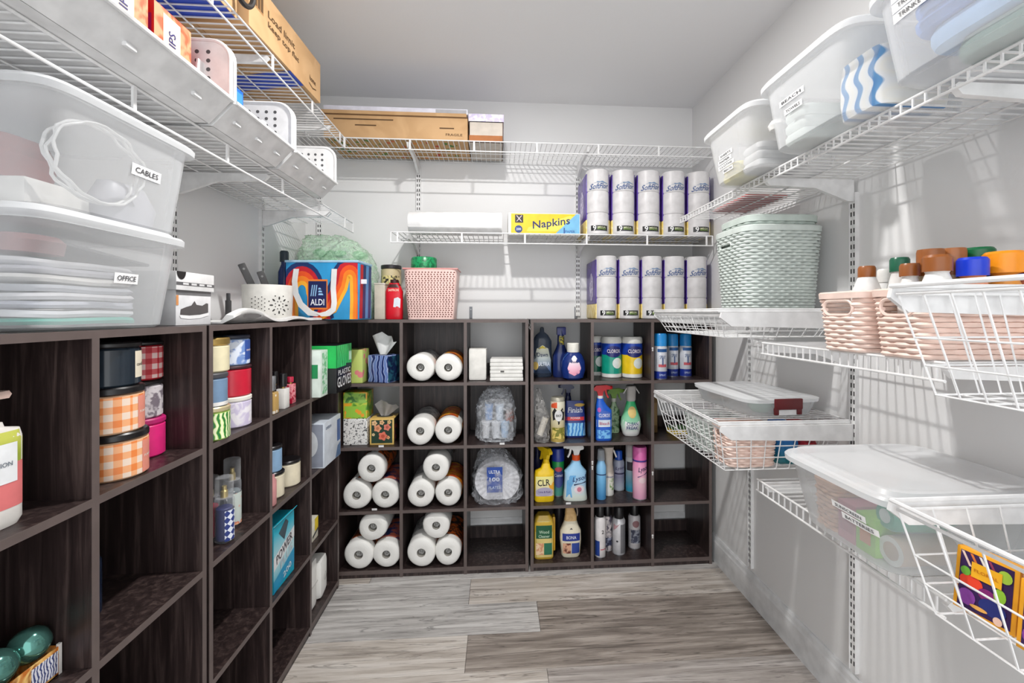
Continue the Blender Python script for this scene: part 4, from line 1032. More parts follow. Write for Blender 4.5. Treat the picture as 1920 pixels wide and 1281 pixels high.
# ------------------------------------------------------------------ middle back shelf: roll, napkins, bath tissue
t = thing('paper_roll', 'long roll of white drawer liner lying on the back wire shelf', 'paper roll', (-.207,2.235,1.656), 0)
m = MB().lathe([(.018,-.228),(.056,-.23),(.0585,-.226),(.0585,.226),(.056,.23),(.018,.228)], 40, (0,0,.0585), 'x'); obj('roll_body', m, M((240,240,240),.25), t)
obj('tucked_end', MB().lathe([(.0005,-.2295),(.017,-.231),(.019,-.2285)],20,(0,0,.0585),'x',False), M((200,200,200),.4), t)
obj('loose_edge', MB().box(-.226,.226,-.0605,-.057,.03,.034,.0005), M((226,226,226),.3), t, 0)
NX, NY, NZ = .236, 2.2, 1.656
t = thing('napkin_pack', 'yellow and blue napkin pack lettered Napkins on the back shelf', 'napkin pack', (NX,NY,NZ), 0)
obj('pack_body', MB().box(-.183,.183,0,.17,0,.112,.006), M((236,236,232),.35), t)
YEL = M((240,200,36),.35); panel(t,-.168,.176,.004,.108,YEL,'yellow_print'); polypanel(t,[(.05,.004),(.178,.004),(.178,.108),(.16,.108)],M((120,186,226),.35),'blue_print',off=.0012)
polypanel(t,[(-.09,.02),(.06,.02),(.16,.09),(.13,.1),(-.03,.05),(-.08,.04)],M((244,222,90),.35),'pale_swoosh',off=.001)
panel(t,-.148,-.107,.062,.102,M((40,34,38)),'dark_logo',off=.0014); polypanel(t,[(-.142,.068),(-.138,.068),(-.112,.098),(-.117,.098)],M((220,200,200)),'logo_stroke',off=.002); polypanel(t,[(-.118,.068),(-.113,.068),(-.138,.098),(-.143,.098)],M((220,200,200)),'logo_stroke',off=.0022)
polypanel(t,[(-.13+.019*cos(a),.03+.019*sin(a)) for a in [2*pi*i/20 for i in range(20)]],M((36,62,130)),'round_badge',off=.0014); text(F0,'200',-.13,.03,.024,M((230,235,245)),t,off=.002)
text(F0,'Napkins',.035,.058,.19,M((22,42,100)),t,hgt=.05,shear=.12,rot=R(8),off=.002)
text(F0,'1',.1,.022,.006,M((50,90,160)),t,off=.002); text(F0,'PAPER',.13,.02,.05,M((60,110,180)),t,off=.002)
lab = ['first','second','third','fourth','fifth']
for i in range(5):
    tissue_pack('white and purple bath tissue pack on the back wire shelf, %s from the left' % lab[i], (.505+.131*i,2.142,1.6562), 0, i)
    tissue_pack('white and purple bath tissue pack on top of the cube unit, %s from the left' % lab[i], (.553+.118*i,2.16,UH+.0008), 0, i, w=.114, h=.318)
for x,lb in ((-.146,'grey anti-tip strap on back wall, left one, above cube unit'),(.44,'grey anti-tip strap on back wall, right one, beside tissue packs')):
    t = thing('wall_strap', lb, 'strap', (x,YB,UH+.001), 0, 'anti-tip straps'); obj('plate', MB().box(-.008,.008,-.006,-.001,0,.066,.001), M((122,124,128),.4,.6), t, 0); obj('screw', MB().lathe([(.003,-.0075),(.003,-.006)],10,(0,0,.05),'y'), M((190,190,192),.3,.8), t)
# clamp joining the two units
t = thing('wire_clip', 'small wire clip hanging at the joint of the two back cube units', 'clip', (BX0+3*P+.007,BYF-.002,UH-.05), 0); obj('wire_loop', MB().tube([(-.006,-.001,.05),(-.004,-.003,.03),(.004,-.003,.022),(-.003,-.003,.012),(.003,-.003,.0),(.006,-.003,.02),(.005,-.001,.05)],.0013,6), M((176,176,176),.3,.8), t)
# ------------------------------------------------------------------ cells of the left back unit
A_ = lambda c: BX0+(c+.5)*P
ORB = PAT('noise',(226,110,40),(60,40,36),40,.35); ORB2 = PAT('noise',(244,170,40),(214,90,40),30,.35); NVB = PAT('noise',(36,60,120),(206,110,90),30,.35)
rolls = [(-0.372,2.16,0.93,0.06659,'grey_shade',3,'paper towel roll in the top middle cell, left'),
 (-0.238,2.155,0.93,0.06562,ORB2,4,'paper towel roll in the top middle cell, right'),
 (-0.371,2.15,0.625,0.066,'grey_shade',5,'paper towel roll in the second-row cell, left'),
 (-0.239,2.16,0.625,0.06466,ORB2,6,'paper towel roll with amber band in the second-row cell, right'),
 (-0.673,2.16,0.32,0.06659,ORB,7,'paper towel roll bottom left of third-row pyramid, left cell'),
 (-0.539,2.16,0.32,0.06562,NVB,8,'paper towel roll bottom right of third-row pyramid, left cell, navy band'),
 (-0.603,2.155,0.4485,0.06659,ORB,9,'paper towel roll on top of third-row pyramid, left cell'),
 (-0.37,2.16,0.32,0.06562,'grey_shade',10,'paper towel roll bottom left of third-row pyramid, second cell'),
 (-0.239,2.165,0.32,0.06466,ORB2,11,'paper towel roll bottom right of third-row pyramid, second cell, amber band'),
 (-0.297,2.155,0.4475,0.06466,'grey_shade',12,'paper towel roll on top of third-row pyramid, second cell'),
 (-0.661,2.152,0.037,0.06851,ORB,13,'paper towel roll bottom left of lowest pyramid, left cell'),
 (-0.532,2.155,0.037,0.06466,NVB,14,'paper towel roll bottom right of lowest pyramid, left cell, navy band'),
 (-0.597,2.16,0.165,0.06659,'grey_shade',15,'paper towel roll on top of lowest pyramid, left cell'),
 (-0.366,2.15,0.037,0.06851,'grey_shade',16,'paper towel roll bottom left of lowest pyramid, second cell'),
 (-0.239,2.155,0.037,0.06466,ORB,17,'paper towel roll bottom right of lowest pyramid, second cell'),
 (-0.296,2.16,0.165,0.06466,'grey_shade',18,'paper towel roll on top of lowest pyramid, second cell')]
SHADE_GREY = PAT('noise',(120,120,120),(190,190,190),40,.35)  # grey for the shaded roll sides, put into the band colour
for x,y,z,r,bm2,sd,lb in rolls: towel_roll('white '+lb, (x,y,z+.002), r, .262, (.045 if bm2 != 'grey_shade' else .1,.25,SHADE_GREY if bm2 == 'grey_shade' else bm2), sd)
# tissue boxes
t = carton('green floral tissue box half behind the corner, top left back cell',(-.682,2.16,.93),0,.075,.11,.16,PAT('spots',(222,130,130),(190,206,110),22,.4),'tissue box','tissue_box','tissue boxes')
obj('top_oval', MB().loft([(.16,0,.055,.025,.04,2),(.1606,0,.055,.025,.04,2)],20), M((120,130,70)), t)
t = carton('blue marbled tissue box with a white sheet pulled up, top left back cell',(-.577,2.175,.93),R(-24),.115,.115,.13,PAT('wave',(30,48,110),(190,204,240),10,.35,(110,134,196)),'tissue box','tissue_box','tissue boxes')
obj('side_print', MB().add([(.0581,.003,.003),(.0581,.112,.003),(.0581,.112,.127),(.0581,.003,.127)],[(0,1,2,3)]), PAT('noise',(20,34,70),(40,90,110),30,.4), t, 0)
obj('slot', MB().loft([(.13,0,.057,.04,.03,2),(.1306,0,.057,.04,.03,2)],20), M((40,50,80)), t); tissue_tuft(t,(-.01,.055,.13),.105,M((236,236,234),.7),1)
t = carton('black and white speckled tissue box under the green one',(-.688,2.19,.625),0,.112,.112,.127,PAT('spots',(40,40,40),(232,232,230),80,.4),'tissue box','tissue_box','tissue boxes'); panel(t,-.05,.05,.005,.12,PAT('noise',(60,60,60),(236,234,232),95,.4,(226,224,220)))
t = carton('green and orange floral tissue box on top of the speckled one',(-.689,2.192,.753),0,.112,.112,.127,PAT('noise',(90,150,50),(170,206,70),24,.4,(240,170,50)),'tissue box','tissue_box','tissue boxes'); panel(t,-.05,.05,.005,.06,PAT('spots',(240,160,50),(150,200,70),30,.4)); panel(t,-.05,.05,.075,.122,PAT('noise',(70,120,60),(150,196,90),30,.4))
t = carton('black tissue box with peach roses and a tissue pulled out',(-.560,2.185,.625),0,.115,.115,.128,M((236,196,110),.4),'tissue box','tissue_box','tissue boxes')
panel(t,-.05,.05,.008,.12,M((34,60,44),.4),'dark_ground'); 
for k,(x,z,rr,cc) in enumerate(((-.02,.08,.017,(236,160,120)),(.025,.085,.016,(226,130,110)),(.005,.042,.02,(232,120,96)),(-.035,.105,.012,(244,200,150)),(.0,.108,.011,(240,190,140)),(.03,.035,.008,(240,170,120)),(-.04,.05,.007,(240,210,160)),(.035,.11,.009,(240,200,140)))):
    polypanel(t,[(x+rr*(1+.18*cos(5*a))*cos(a),z+rr*(1+.18*cos(5*a))*sin(a)) for a in [2*pi*i/20 for i in range(20)]],M(cc,.4),'rose_print',0,.0012); polypanel(t,[(x+rr*.45*cos(a),z+rr*.45*sin(a)) for a in [2*pi*i/10 for i in range(10)]],M(tuple(max(0,v-36) for v in cc),.4),'rose_heart',0,.0016)
obj('slot', MB().loft([(.128,0,.057,.04,.03,2),(.1286,0,.057,.04,.03,2)],20), M((60,60,50)), t); tissue_tuft(t,(0,.055,.128),.075,M((176,172,168),.7),4)
obj('side_print', MB().add([(.0581,.003,.003),(.0581,.112,.003),(.0581,.112,.125),(.0581,.003,.125)],[(0,1,2,3)]), PAT('spots',(150,50,50),(44,40,36),30,.5), t, 0)
# white paper packs
t = thing('paper_pack','white upright paper guest towel pack, third cell of the top row','paper pack',(-.0985,2.2,.93),0,'white paper packs'); obj('wrapped_stack', MB().box(-.044,.044,0,.12,0,.158,.01), M((238,236,230),.5), t); obj('film_seam', MB().box(-.0445,.0445,.055,.06,.001,.1585,.001), M((216,214,210),.3), t)
t = thing('paper_pack','white low stack of folded paper towels lying in the top row','paper pack',(.045,2.165,.93),R(-3),'white paper packs')
for k in range(6): obj('folded_layer', MB().box(-.082+.001*(k%2),.082-.0015*(k%3),0,.12,.0005+.0182*k,.018+.0182*k,.004), M((236,235,231),.55), t)
obj('dark_mark', MB().box(-.03,-.012,-.0012,.0,.044,.052).xf(Matrix.Rotation(.0,4,'Y')), M((80,78,76)), t, 0)
# bags of cups and plates
def sack(lb, loc, secs, opac, tint, seed, amp=.007, bump=30): 
    o = thing('plastic_sack', lb, 'bag', loc, 0, 'clear bags of tableware'); crumple_bag(o,'film',secs,CLR(tint,opac,.08,bump),amp,seed,40,5); return o
o = sack('clear bag of white and pale blue cups, second row of the back unit',(-.008,2.265,.625),[(0,0,0,.085,.08,3),(.02,0,0,.098,.09,3),(.16,0,0,.1,.09,2.6),(.22,.005,0,.08,.07,2.4),(.262,.01,0,.05,.04,2)],.30,(230,234,240),3)
for k,(x,y,z,cc) in enumerate(((-.05,-.03,.012,(232,234,238)),(.0,-.04,.012,(226,230,236)),(.045,-.03,.012,(170,200,232)),(-.035,-.02,.1,(120,160,214)),(.02,-.025,.1,(206,220,236)))):
    q = thing('paper_cup_stack',['white cup stack at the left in the clear bag','white cup stack at the centre of the clear bag','pale blue cup stack at the right in the clear bag','blue cup stack at the upper left in the clear bag','light cup stack at the upper right in the clear bag'][k],'cup',(-.008+x,2.265+y,.625+z),0,'cups in the clear bag'); 
    obj('cup', MB().lathe([(.017,0),(.0235,.078),(.0245,.08),(.022,.08),(.016,.004)],22), M(cc,.4), q); obj('cup_rim', MB().lathe([(.0235,.078),(.0252,.08),(.0235,.083),(.021,.083)],22), M(tuple(min(255,v+8) for v in cc),.3), q)
t = thing('snack_pouch','small orange and brown pouch tucked right in the clear cup bag','pouch',(.062,2.24,.712),R(20)); obj('pouch_body', MB().loft([(0,0,0,.02,.008,3),(.03,0,0,.024,.014,3),(.06,0,0,.02,.004,3)],20), PAT('noise',(150,60,30),(60,40,30),60), t); obj('crimp', MB().box(-.02,.02,-.002,.002,.058,.066), M((90,60,44)), t)
o = sack('clear bag holding a stack of white paper plates with a blue label',(.0,2.262,.32),[(0,0,0,.11,.085,2.6),(.03,0,0,.129,.1,2.6),(.12,0,0,.124,.095,2.4),(.19,-.01,0,.1,.07,2.2),(.235,-.02,0,.07,.05,2.2),(.258,-.03,0,.05,.03,2)],.22,(226,228,234),9,.009,26)
q = thing('paper_plates','nested white fluted plates standing on edge in the clear bag','plates',(.0,2.262,.327),0)
for k in range(5):
    pts = []; n = 96; r0 = .112
    m = MB(); yy = -.04+.018*k
    for i in range(n):
        a = 2*pi*i/n; 
        for rr,dy in ((.0,.012),(.06,.012),(.085,.004+.002*cos(a*24)),(r0,-.006+.003*cos(a*24))): m.v.append((rr*cos(a)*1.0, yy+dy, .092+max(-.09,rr*sin(a)*.92)))
    m.f = [(i*4+j,((i+1)%n)*4+j,((i+1)%n)*4+j+1,i*4+j+1) for i in range(n) for j in range(3)]
    obj('plate', m, M((236,236,240),.4), q, 60)
lb_ = Flat(-.082); pp = panel(o,-.052,.025,.06,.185,M((30,72,160),.35),'blue_label',-.084,.001); text(Flat(-.086),'ULTRA',-.014,.162,.056,M((226,232,244)),pp,hgt=.016); text(Flat(-.086),'100',-.014,.125,.05,M((226,232,244)),pp,hgt=.02); text(Flat(-.086),'PLATES',-.014,.085,.058,M((196,214,244)),pp,hgt=.014)
# small white shelf tags
for k,(x,z,lb) in enumerate(((BX0+.22*3*P+.01,.629,'white peeling sticker on shelf edge above the left pyramid'),(.023,.629,'white peeling sticker on shelf edge under the cup bag'),(-.585,.328,'white sticker scrap on shelf edge above lowest pyramid'),(.349,.328,'white sticker scrap on shelf edge under the yellow bottle'))):
    t = thing('shelf_sticker', lb, 'sticker', (x,BYF-.0003,z), 0, 'white shelf-edge stickers'); obj('paper', MB().box(-.012,.012,-.0008,0,-.004,.005), M((236,236,236)), t, 0); obj('curl', MB().tube([(-.012,-.0014,.005),(.012,-.0014,.005)],.001,6), M((240,240,240)), t)
# ------------------------------------------------------------------ cells of the right back unit
# top row: dish soap etc.
t, b = bottle('clear dish soap bottle with grey label and yellow top, top row',(.235,2.315,.93),0,shape(.104,.062,.262,[(0,.9,.9),(.03,1,1),(.35,1.0,1),(.72,.98,1),(.84,.62,.75),(.9,.24,.4),(.97,.2,.3),(1,.12,.2)],2.6),CLR((60,72,92),.62,.12),name='dish_soap_bottle')
m = blob(b,[(-.046,.02),(.046,.02),(.044,.09),(.03,.15),(.0,.168),(-.03,.15),(-.044,.09)],.0008); p = obj('label', m, PAT('vgrad',(70,100,150),(226,226,200),None,.35,(160,172,180)), t); text(b,'Dawn',0,.118,.055,M((36,50,90)),p,hgt=.022,off=.002); text(b,'ULTRA',.008,.07,.06,M((226,232,240)),p,hgt=.02,off=.002)
m = blob(b,ell(-.036,.06,.014,.022),.0014); obj('lemon_print', m, M((236,200,110)), p); m = blob(b,[(-.02,.15),(.02,.15),(.0,.166)],.0014); obj('yellow_tip', m, M((230,206,60)), p)
t, b = bottle('dark blue squeeze bottle with yellow-marked neck behind the round one',(.333,2.30,.93),0,shape(.085,.062,.255,[(0,.9,.9),(.04,1,1),(.45,1,1),(.6,.6,.8),(.68,.44,.6),(.9,.4,.55),(1,.36,.5)],2.4),M((30,46,104),.2),name='dish_soap_bottle')
obj('flip_cap', MB().box(-.022,.026,-.016,.016,.22,.262,.005), M((34,44,120),.3), t); m, uv = patch(b,-.012,.014,.17,.215); obj('neck_label', m, PAT('noise',(60,60,50),(200,186,60),70), t)
t, b = bottle('round blue detergent bottle with white cap and pink drop label',(.383,2.212,.93),0,shape(.125,.085,.184,[(0,.62,.7),(.05,.86,.9),(.25,1,1),(.5,.96,.98),(.68,.72,.8),(.76,.46,.55),(.78,.44,.54)],2.2),M((26,50,120),.15),name='detergent_bottle')
obj('ridge', MB().tube([(-.06,0,.05),(-.05,-.02,.11),(-.03,-.03,.135)],.002,6), M((70,110,180),.2), t)
obj('screw_cap', MB().lathe([(.03,.138),(.031,.142),(.031,.18),(.028,.184)],28), M((244,242,232),.35), t)
m = blob(b,[(-.034,.06),(-.026,.035),(0,.022),(.026,.035),(.034,.06),(.026,.085),(.008,.118),(0,.124),(-.008,.118),(-.026,.085)],.0008); p = obj('drop_label', m, PAT('vgrad',(240,160,186),(240,244,250),None,.35,(240,196,214)), t); text(b,'Dawn',.0,.092,.034,M((50,60,100)),p,hgt=.012,off=.002)
def wipes(lb,x,y,c1,r=.0525,h=.212):
    t = thing('wipes_tub', lb, 'tub', (x,y,.93), 0, 'disinfecting wipes tubs'); b = cyl(r,h*.86,.003); obj('tub_body', b.mb(32), M((236,236,232),.35), t)
    obj('lid', MB().lathe([(r+.001,h*.85),(r+.0015,h*.9),(r*.99,h*.97),(r*.9,h),(r*.4,h)],32), M((226,226,220),.35), t)
    m, uv = wrapband(r,h*.1,h*.6); obj('label_band', m, c1, t, 35, uv); m, uv = wrapband(r,h*.56,h*.84,off=.0008); obj('blue_band', m, M((28,66,168),.3), t, 35, uv)
    m = blob(b,ell(0,h*.64,r*.85,h*.14),.0016); obj('brand_oval', m, M((34,40,110),.3), t); text(b,'CLOROX',0,h*.655,r*1.3,M((236,226,236)),t,hgt=h*.09,off=.003)
    m = blob(b,ell(r*.35,h*.36,r*.5,h*.13),.0012); obj('pale_patch', m, M((232,240,236),.35), t); return t
wipes('teal green disinfecting wipes tub next to the yellow one',.60,2.285,M((24,160,136),.3)); wipes('yellow disinfecting wipes tub next to the teal green one',.7065,2.27,M((244,206,34),.3)); wipes('dark green disinfecting wipes tub half hidden by cell divider',.53,2.365,M((20,110,86),.3),.048)
def lyscan(lb,x,y,h=.226,r=.0315,z=.93):
    t, b = spray_can(lb,(x,y,z),0,r,h,M((222,226,234),.3,.1),M((40,150,226),.3),.058,group='disinfectant spray cans',capr=r*.96)
    m, uv = wrapband(r,.002,.04); obj('navy_band', m, M((34,56,150),.3), t, 35, uv); m, uv = patch(b,-.024,.024,.138,.154,6,1,.001); obj('logo_band', m, M((26,86,150)), t)
    text(b,'SPRAY',0,.112,.03,M((60,90,140)),t,hgt=.018); text(b,'1',0,.09,.006,M((60,90,140)),t); m, uv = patch(b,-.02,.02,.062,.076,6,1,.001); obj('red_band', m, M((206,90,100)), t); text(b,'SPRAY',0,.022,.034,M((200,216,244)),t,hgt=.01); return t
lyscan('blue-capped white disinfectant spray can, leftmost of three under wire basket',.833,2.2,.232,.033); lyscan('blue-capped white disinfectant spray can, middle of three under wire basket',.93,2.285); lyscan('blue-capped white disinfectant spray can, rightmost of three under wire basket',1.0,2.28)
# second row
o = thing('plastic_sack','clear bag of small parts at the left of the second row','bag',(.224,2.2,.625),0,'clear bags of tableware'); crumple_bag(o,'film',[(0,0,0,.034,.04,3),(.03,0,0,.037,.045,3),(.13,0,0,.035,.04,2.6),(.19,-.01,0,.02,.02,2.4),(.262,-.022,0,.008,.008,2)],CLR((200,198,196),.25,.06,40),.006,5,28,5)
q = tag(obj('tape_roll', MB().lathe([(.012,-.045),(.016,-.045),(.016,.045),(.012,.045)],18,(0,0,0),'z',False), M((226,220,206),.5), loc=(.226,2.19,.70)), 'cream rolled strip slanting inside the small clear bag', 'roll'); q.rotation_euler = (0,.35,0)
t, b = spray_can('cleanser tin with black emblem and gold lower half, second row',(.301,2.185,.625),0,.036,.222,PAT('vgrad',(196,170,90),(214,210,190),None,.35,(206,196,160)),M((190,186,170),.35,.4),.012,name='powder_tin',group='cleanser tins',capr=.035)
m = blob(b,[(-.027,.11),(-.03,.15),(-.02,.172),(.02,.172),(.03,.15),(.027,.11),(0,.09)],.001); p = obj('emblem', m, M((36,34,36)), t); m = blob(b,ell(0,.135,.02,.028),.0016); obj('emblem_face', m, M((226,226,226)), p); text(b,'BKF',0,.135,.026,M((60,60,62)),p,off=.0026)
m, uv = patch(b,-.034,-.008,.172,.2,6,2,.001); obj('red_flash', m, M((226,90,50)), t); m, uv = patch(b,-.03,.032,.02,.075,8,2,.001); obj('gold_print', m, PAT('noise',(120,120,40),(220,196,110),50), t)
t, b = bottle('navy and red laundry bag-shaped detergent pouch, second row',(.401,2.265,.625),0,shape(.112,.06,.185,[(0,.9,.9),(.05,1,1),(.6,.94,.8),(.9,.86,.35),(1,.82,.12)],3.4),M((38,56,130),.3),name='detergent_pouch',group='cleaning bottles',cat='pouch')
text(b,'Finish',0,.14,.075,M((226,230,244)),t,hgt=.026,shear=.15); m, uv = patch(b,-.05,.045,.088,.106,8,1,.001); obj('red_stripe', m, M((214,60,66)), t); m, uv = patch(b,-.05,.05,.01,.075,8,2,.0008); obj('blue_splash', m, PAT('wave',(40,130,206),(150,206,240),16,.35), t); text(b,'POWER',0,.1,.05,M((240,226,230)),t,hgt=.01,off=.002)
m = blob(b,ell(.024,.165,.028,.008),.004); obj('gold_seal', m, M((206,170,80)), t)
t, b = bottle('dark navy trigger bottle standing behind the detergent pouch',(.385,2.38,.625),0,shape(.075,.05,.2,[(0,.95,.95),(.05,1,1),(.6,1,1),(.8,.5,.6),(.95,.36,.5)],2.6),M((26,36,84),.25)); trigger_head(t,.19,.9,M((30,40,90),.3),M((26,34,76),.3))
t, b = bottle('blue bleach spray bottle with red trigger, second row',(.535,2.195,.625),0,shape(.084,.052,.21,[(0,.94,.94),(.04,1,1),(.62,1,1),(.72,.97,.95),(.84,.66,.8,-.14),(.95,.42,.6,-.2),(1,.4,.6,-.2)],3),M((34,96,206),.25))
m, uv = patch(b,-.038,.038,.07,.105,8,2); obj('white_band', m, M((222,234,246)), t); m = blob(b,ell(0,.128,.036,.022),.001); p = obj('brand_oval', m, M((60,100,190)), t); text(b,'CLOROX',0,.128,.056,M((240,240,250)),p,hgt=.018,off=.002); m, uv = patch(b,-.036,.036,.012,.055,8,2); obj('pale_drops', m, PAT('noise',(40,110,200),(120,190,240),50), t); text(b,'Bleach',0,.088,.05,M((190,90,120)),t,hgt=.014,off=.002)
m = blob(b,ell(-.026,.155,.009,.012),.001); obj('pink_spot', m, M((190,90,180)), t)
trigger_head(t,.205,1.02,M((206,26,36),.3),M((240,238,236),.35),pi,x=-.016)
t, b = bottle('green patterned spray bottle behind the blue bleach spray',(.625,2.33,.625),0,shape(.06,.045,.17,[(0,.95,.95),(.05,1,1),(.7,1,1),(.85,.5,.6),(.98,.36,.5)],2.6),PAT('noise',(60,100,60),(150,176,140),40,.4)); trigger_head(t,.165,1.0,M((110,150,50),.35),M((200,200,190),.35),pi)
t, b = bottle('green and white foaming spray bottle with grey pump, second row',(.698,2.265,.625),0,shape(.106,.066,.185,[(0,.66,.7),(.05,.82,.86),(.3,1,1),(.5,.93,.95),(.75,.62,.7),(.95,.42,.5),(1,.4,.5)],2.4),PAT('vgrad',(240,240,238),(60,190,120),None,.35,(150,214,176)))
m = blob(b,ell(0,.125,.022,.03),.001); obj('sun_print', m, M((236,206,130)), t); m = blob(b,[(-.044,.02),(.044,.02),(.05,.06),(.046,.085),(-.046,.085),(-.05,.06)],.0008); p = obj('white_label', m, M((240,241,240)), t); text(b,'CLEAN',0,.066,.06,M((34,56,120)),p,hgt=.017,off=.002); text(b,'FREAK',0,.045,.06,M((34,56,120)),p,hgt=.017,off=.002)
m = MB().loft([(.18,0,0,.021,.02,3),(.19,0,0,.024,.022,3),(.235,0,-.002,.025,.024,3),(.258,0,-.004,.024,.028,3),(.262,0,-.004,.02,.024,3)],24); h = obj('pump_sleeve', m, M((190,186,182),.35), t)
for s in (-1,1): obj('side_lever', MB().prism([(s*.02,.25),(s*.026,.25),(s*.044,.222),(s*.04,.219)],-.012,-.006), M((206,204,200),.35), h, 0)
# dark leftovers at the far right of second row
o = thing('cleaning_sponge','yellow sponge lying in shade in the right-hand second-row cell','sponge',(.97,2.28,.625),R(8)); obj('foam', MB().box(-.06,.06,-.04,.04,0,.03,.006), M((196,170,30),.9), o); obj('scrub_pad', MB().box(-.06,.06,-.04,.04,.03,.038,.003), M((60,90,50),.95), o)
o = carton('tall brown box in the shaded right-hand second-row cell',(.83,2.3,.625),0,.05,.08,.2,M((110,84,44),.6)); panel(o,-.022,.022,.04,.16,M((140,110,60)))
# third row
YB_ = M((246,206,30),.3)
t, b = bottle('yellow calcium remover spray bottle with yellow trigger, third row',(.235,2.215,.32),0,shape(.102,.056,.19,[(0,.93,.93),(.04,1,1),(.7,1,1),(.78,.95,.95,.02),(.86,.5,.7,.08),(1,.36,.6,.1)],3.4),YB_)
m, uv = patch(b,-.044,.046,.03,.128,8,3,.0008); p = obj('label', m, PAT('vgrad',(200,190,206),(246,238,150),None,.35,(236,226,180)), t); text(b,'CLR',-.004,.098,.062,M((24,24,26)),p,hgt=.032,off=.002,rot=R(4)); m = blob(b,ell(0,.052,.042,.022),.0014); q = obj('grey_oval', m, M((176,170,196)), p); text(b,'Lime & Rust',0,.052,.06,M((90,80,140)),q,hgt=.01,off=.0024); m = blob(b,[(.02,.085),(.046,.1),(.046,.06),(.03,.06)],.0012); obj('orange_flash', m, M((242,176,50)), p)
trigger_head(t,.188,1.12,YB_,YB_,R(-60),x=.011)
t, b = spray_can('green cleanser tin with navy cap between two spray bottles',(.315,2.28,.32),0,.0325,.245,PAT('vgrad',(90,170,150),(30,150,70),None,.35,(50,80,130)),M((34,56,150),.3),.06,group='cleanser tins',capr=.034,name='powder_tin')
m = blob(b,ell(0,.095,.027,.05),.001); p = obj('label', m, M((66,78,140)), t); text(b,'Comet',0,.11,.045,M((230,230,244)),p,hgt=.016,off=.002); m = blob(b,ell(0,.14,.02,.012),.0014); obj('red_flash', m, M((206,80,90)), p)
t, b = bottle('pale blue trigger bottle with orange collar and white sprayer, third row',(.394,2.215,.32),0,shape(.124,.062,.2,[(0,.95,.92),(.04,1,1),(.3,.9,.98),(.62,.88,.98,.01),(.72,.9,.95,.01),(.88,.46,.7,.02),(1,.32,.55,.04)],3),PAT('vgrad',(226,236,226),(150,204,240),None,.3,(176,214,242)))
m = blob(b,[(-.05,.02),(-.02,.02),(-.03,.06),(-.01,.1),(.0,.13),(-.03,.13),(-.046,.1)],.0008); obj('blue_swirl', m, M((110,180,232)), t); text(b,'Lysol',.016,.112,.066,M((40,60,120)),t,hgt=.03,shear=.35,rot=R(10)); m = blob(b,[(-.012,.086),(.05,.098),(.052,.092),(-.01,.079)],.001); obj('navy_stroke', m, M((44,50,84)), t); m = blob(b,ell(.016,.06,.026,.022),.001); obj('pink_ring', m, M((236,226,232)), t); m = blob(b,ell(.016,.06,.012,.012),.0016); obj('pink_spot', m, M((214,130,150)), t)
trigger_head(t,.2,1.08,M((242,242,240),.3),M((238,90,36),.3),0,x=.005,ch=.024,cr=.019)
def mistcan(lb,x,y,z,r,h,body,cap,nozz): 
    t, b = bottle(lb,(x,y,z),0,[(0,0,0,r*.94,r*.94,2),(.004,0,0,r,r,2),(h*.66,0,0,r,r,2),(h*.78,0,0,r*.62,r*.62,2),(h*.8,0,0,r*.6,r*.6,2)],body,name='spray_bottle'); return t, b
t, b = mistcan('slim translucent blue spray bottle at the left of third-row cell',.528,2.215,.32,.026,.25,PAT('vgrad',(80,150,206),(140,196,236),None,.25,(110,180,226)),None,0)
obj('clear_overcap', MB().lathe([(.018,.195),(.02,.2),(.017,.248),(.012,.25)],20), CLR((200,206,212),.35,.15), t); m, uv = wrapband(.026,.125,.13); obj('navy_ring', m, M((30,50,100)), t, 35, uv)
t, b = mistcan('white fabric spray bottle with beige trigger sleeve, third row',.578,2.262,.32,.028,.18,PAT('vgrad',(236,236,230),(206,196,186)),None,0)
m = MB().loft([(.115,0,0,.0285,.0285,2),(.16,0,0,.022,.022,2.2),(.215,0,-.002,.022,.024,2.6),(.25,-.004,-.004,.03,.026,3),(.252,-.004,-.004,.026,.022,3)],24); h = obj('trigger_sleeve', m, M((206,196,184),.4), t); obj('trigger', MB().prism([(.02,.235),(.03,.23),(.045,.195),(.038,.192)],-.008,.004), M((226,222,216),.35), h, 0)
m, uv = patch(b,.0,.022,.03,.09,6,2); obj('green_print', m, PAT('noise',(120,160,90),(230,230,216),50), t); text(b,'febreze',0,.1,.04,M((90,110,150)),t,hgt=.01)
t, b = spray_can('blue-capped disinfectant can at the back centre of third-row cell',(.65,2.325,.32),0,.031,.21,PAT('vgrad',(206,214,226),(160,166,186),None,.3,(150,150,176)),M((30,84,190),.3),.05,group='disinfectant spray cans',capr=.02); text(b,'Lysol',0,.12,.045,M((70,60,100)),t,hgt=.02,shear=.3,rot=R(8)); m, uv = patch(b,-.026,.026,.088,.096,6,1,.001); obj('navy_stroke', m, M((60,56,90)), t)
t, b = spray_can('aqua disinfectant can half hidden behind the pink one',(.712,2.30,.32),0,.03,.25,PAT('vgrad',(60,170,206),(206,206,206),None,.3,(150,190,206)),M((200,196,194),.3),.06,group='disinfectant spray cans',capr=.03); m, uv = patch(b,-.028,.0,.115,.16,6,1,.001); obj('dark_print', m, M((60,56,66)), t)
t, b = spray_can('pink disinfectant spray can with pink cap and navy ring',(.727,2.208,.32),0,.0355,.265,PAT('vgrad',(240,176,206),(232,150,190),None,.3,(240,190,206)),M((228,110,180),.3),.068,group='disinfectant spray cans',capr=.036)
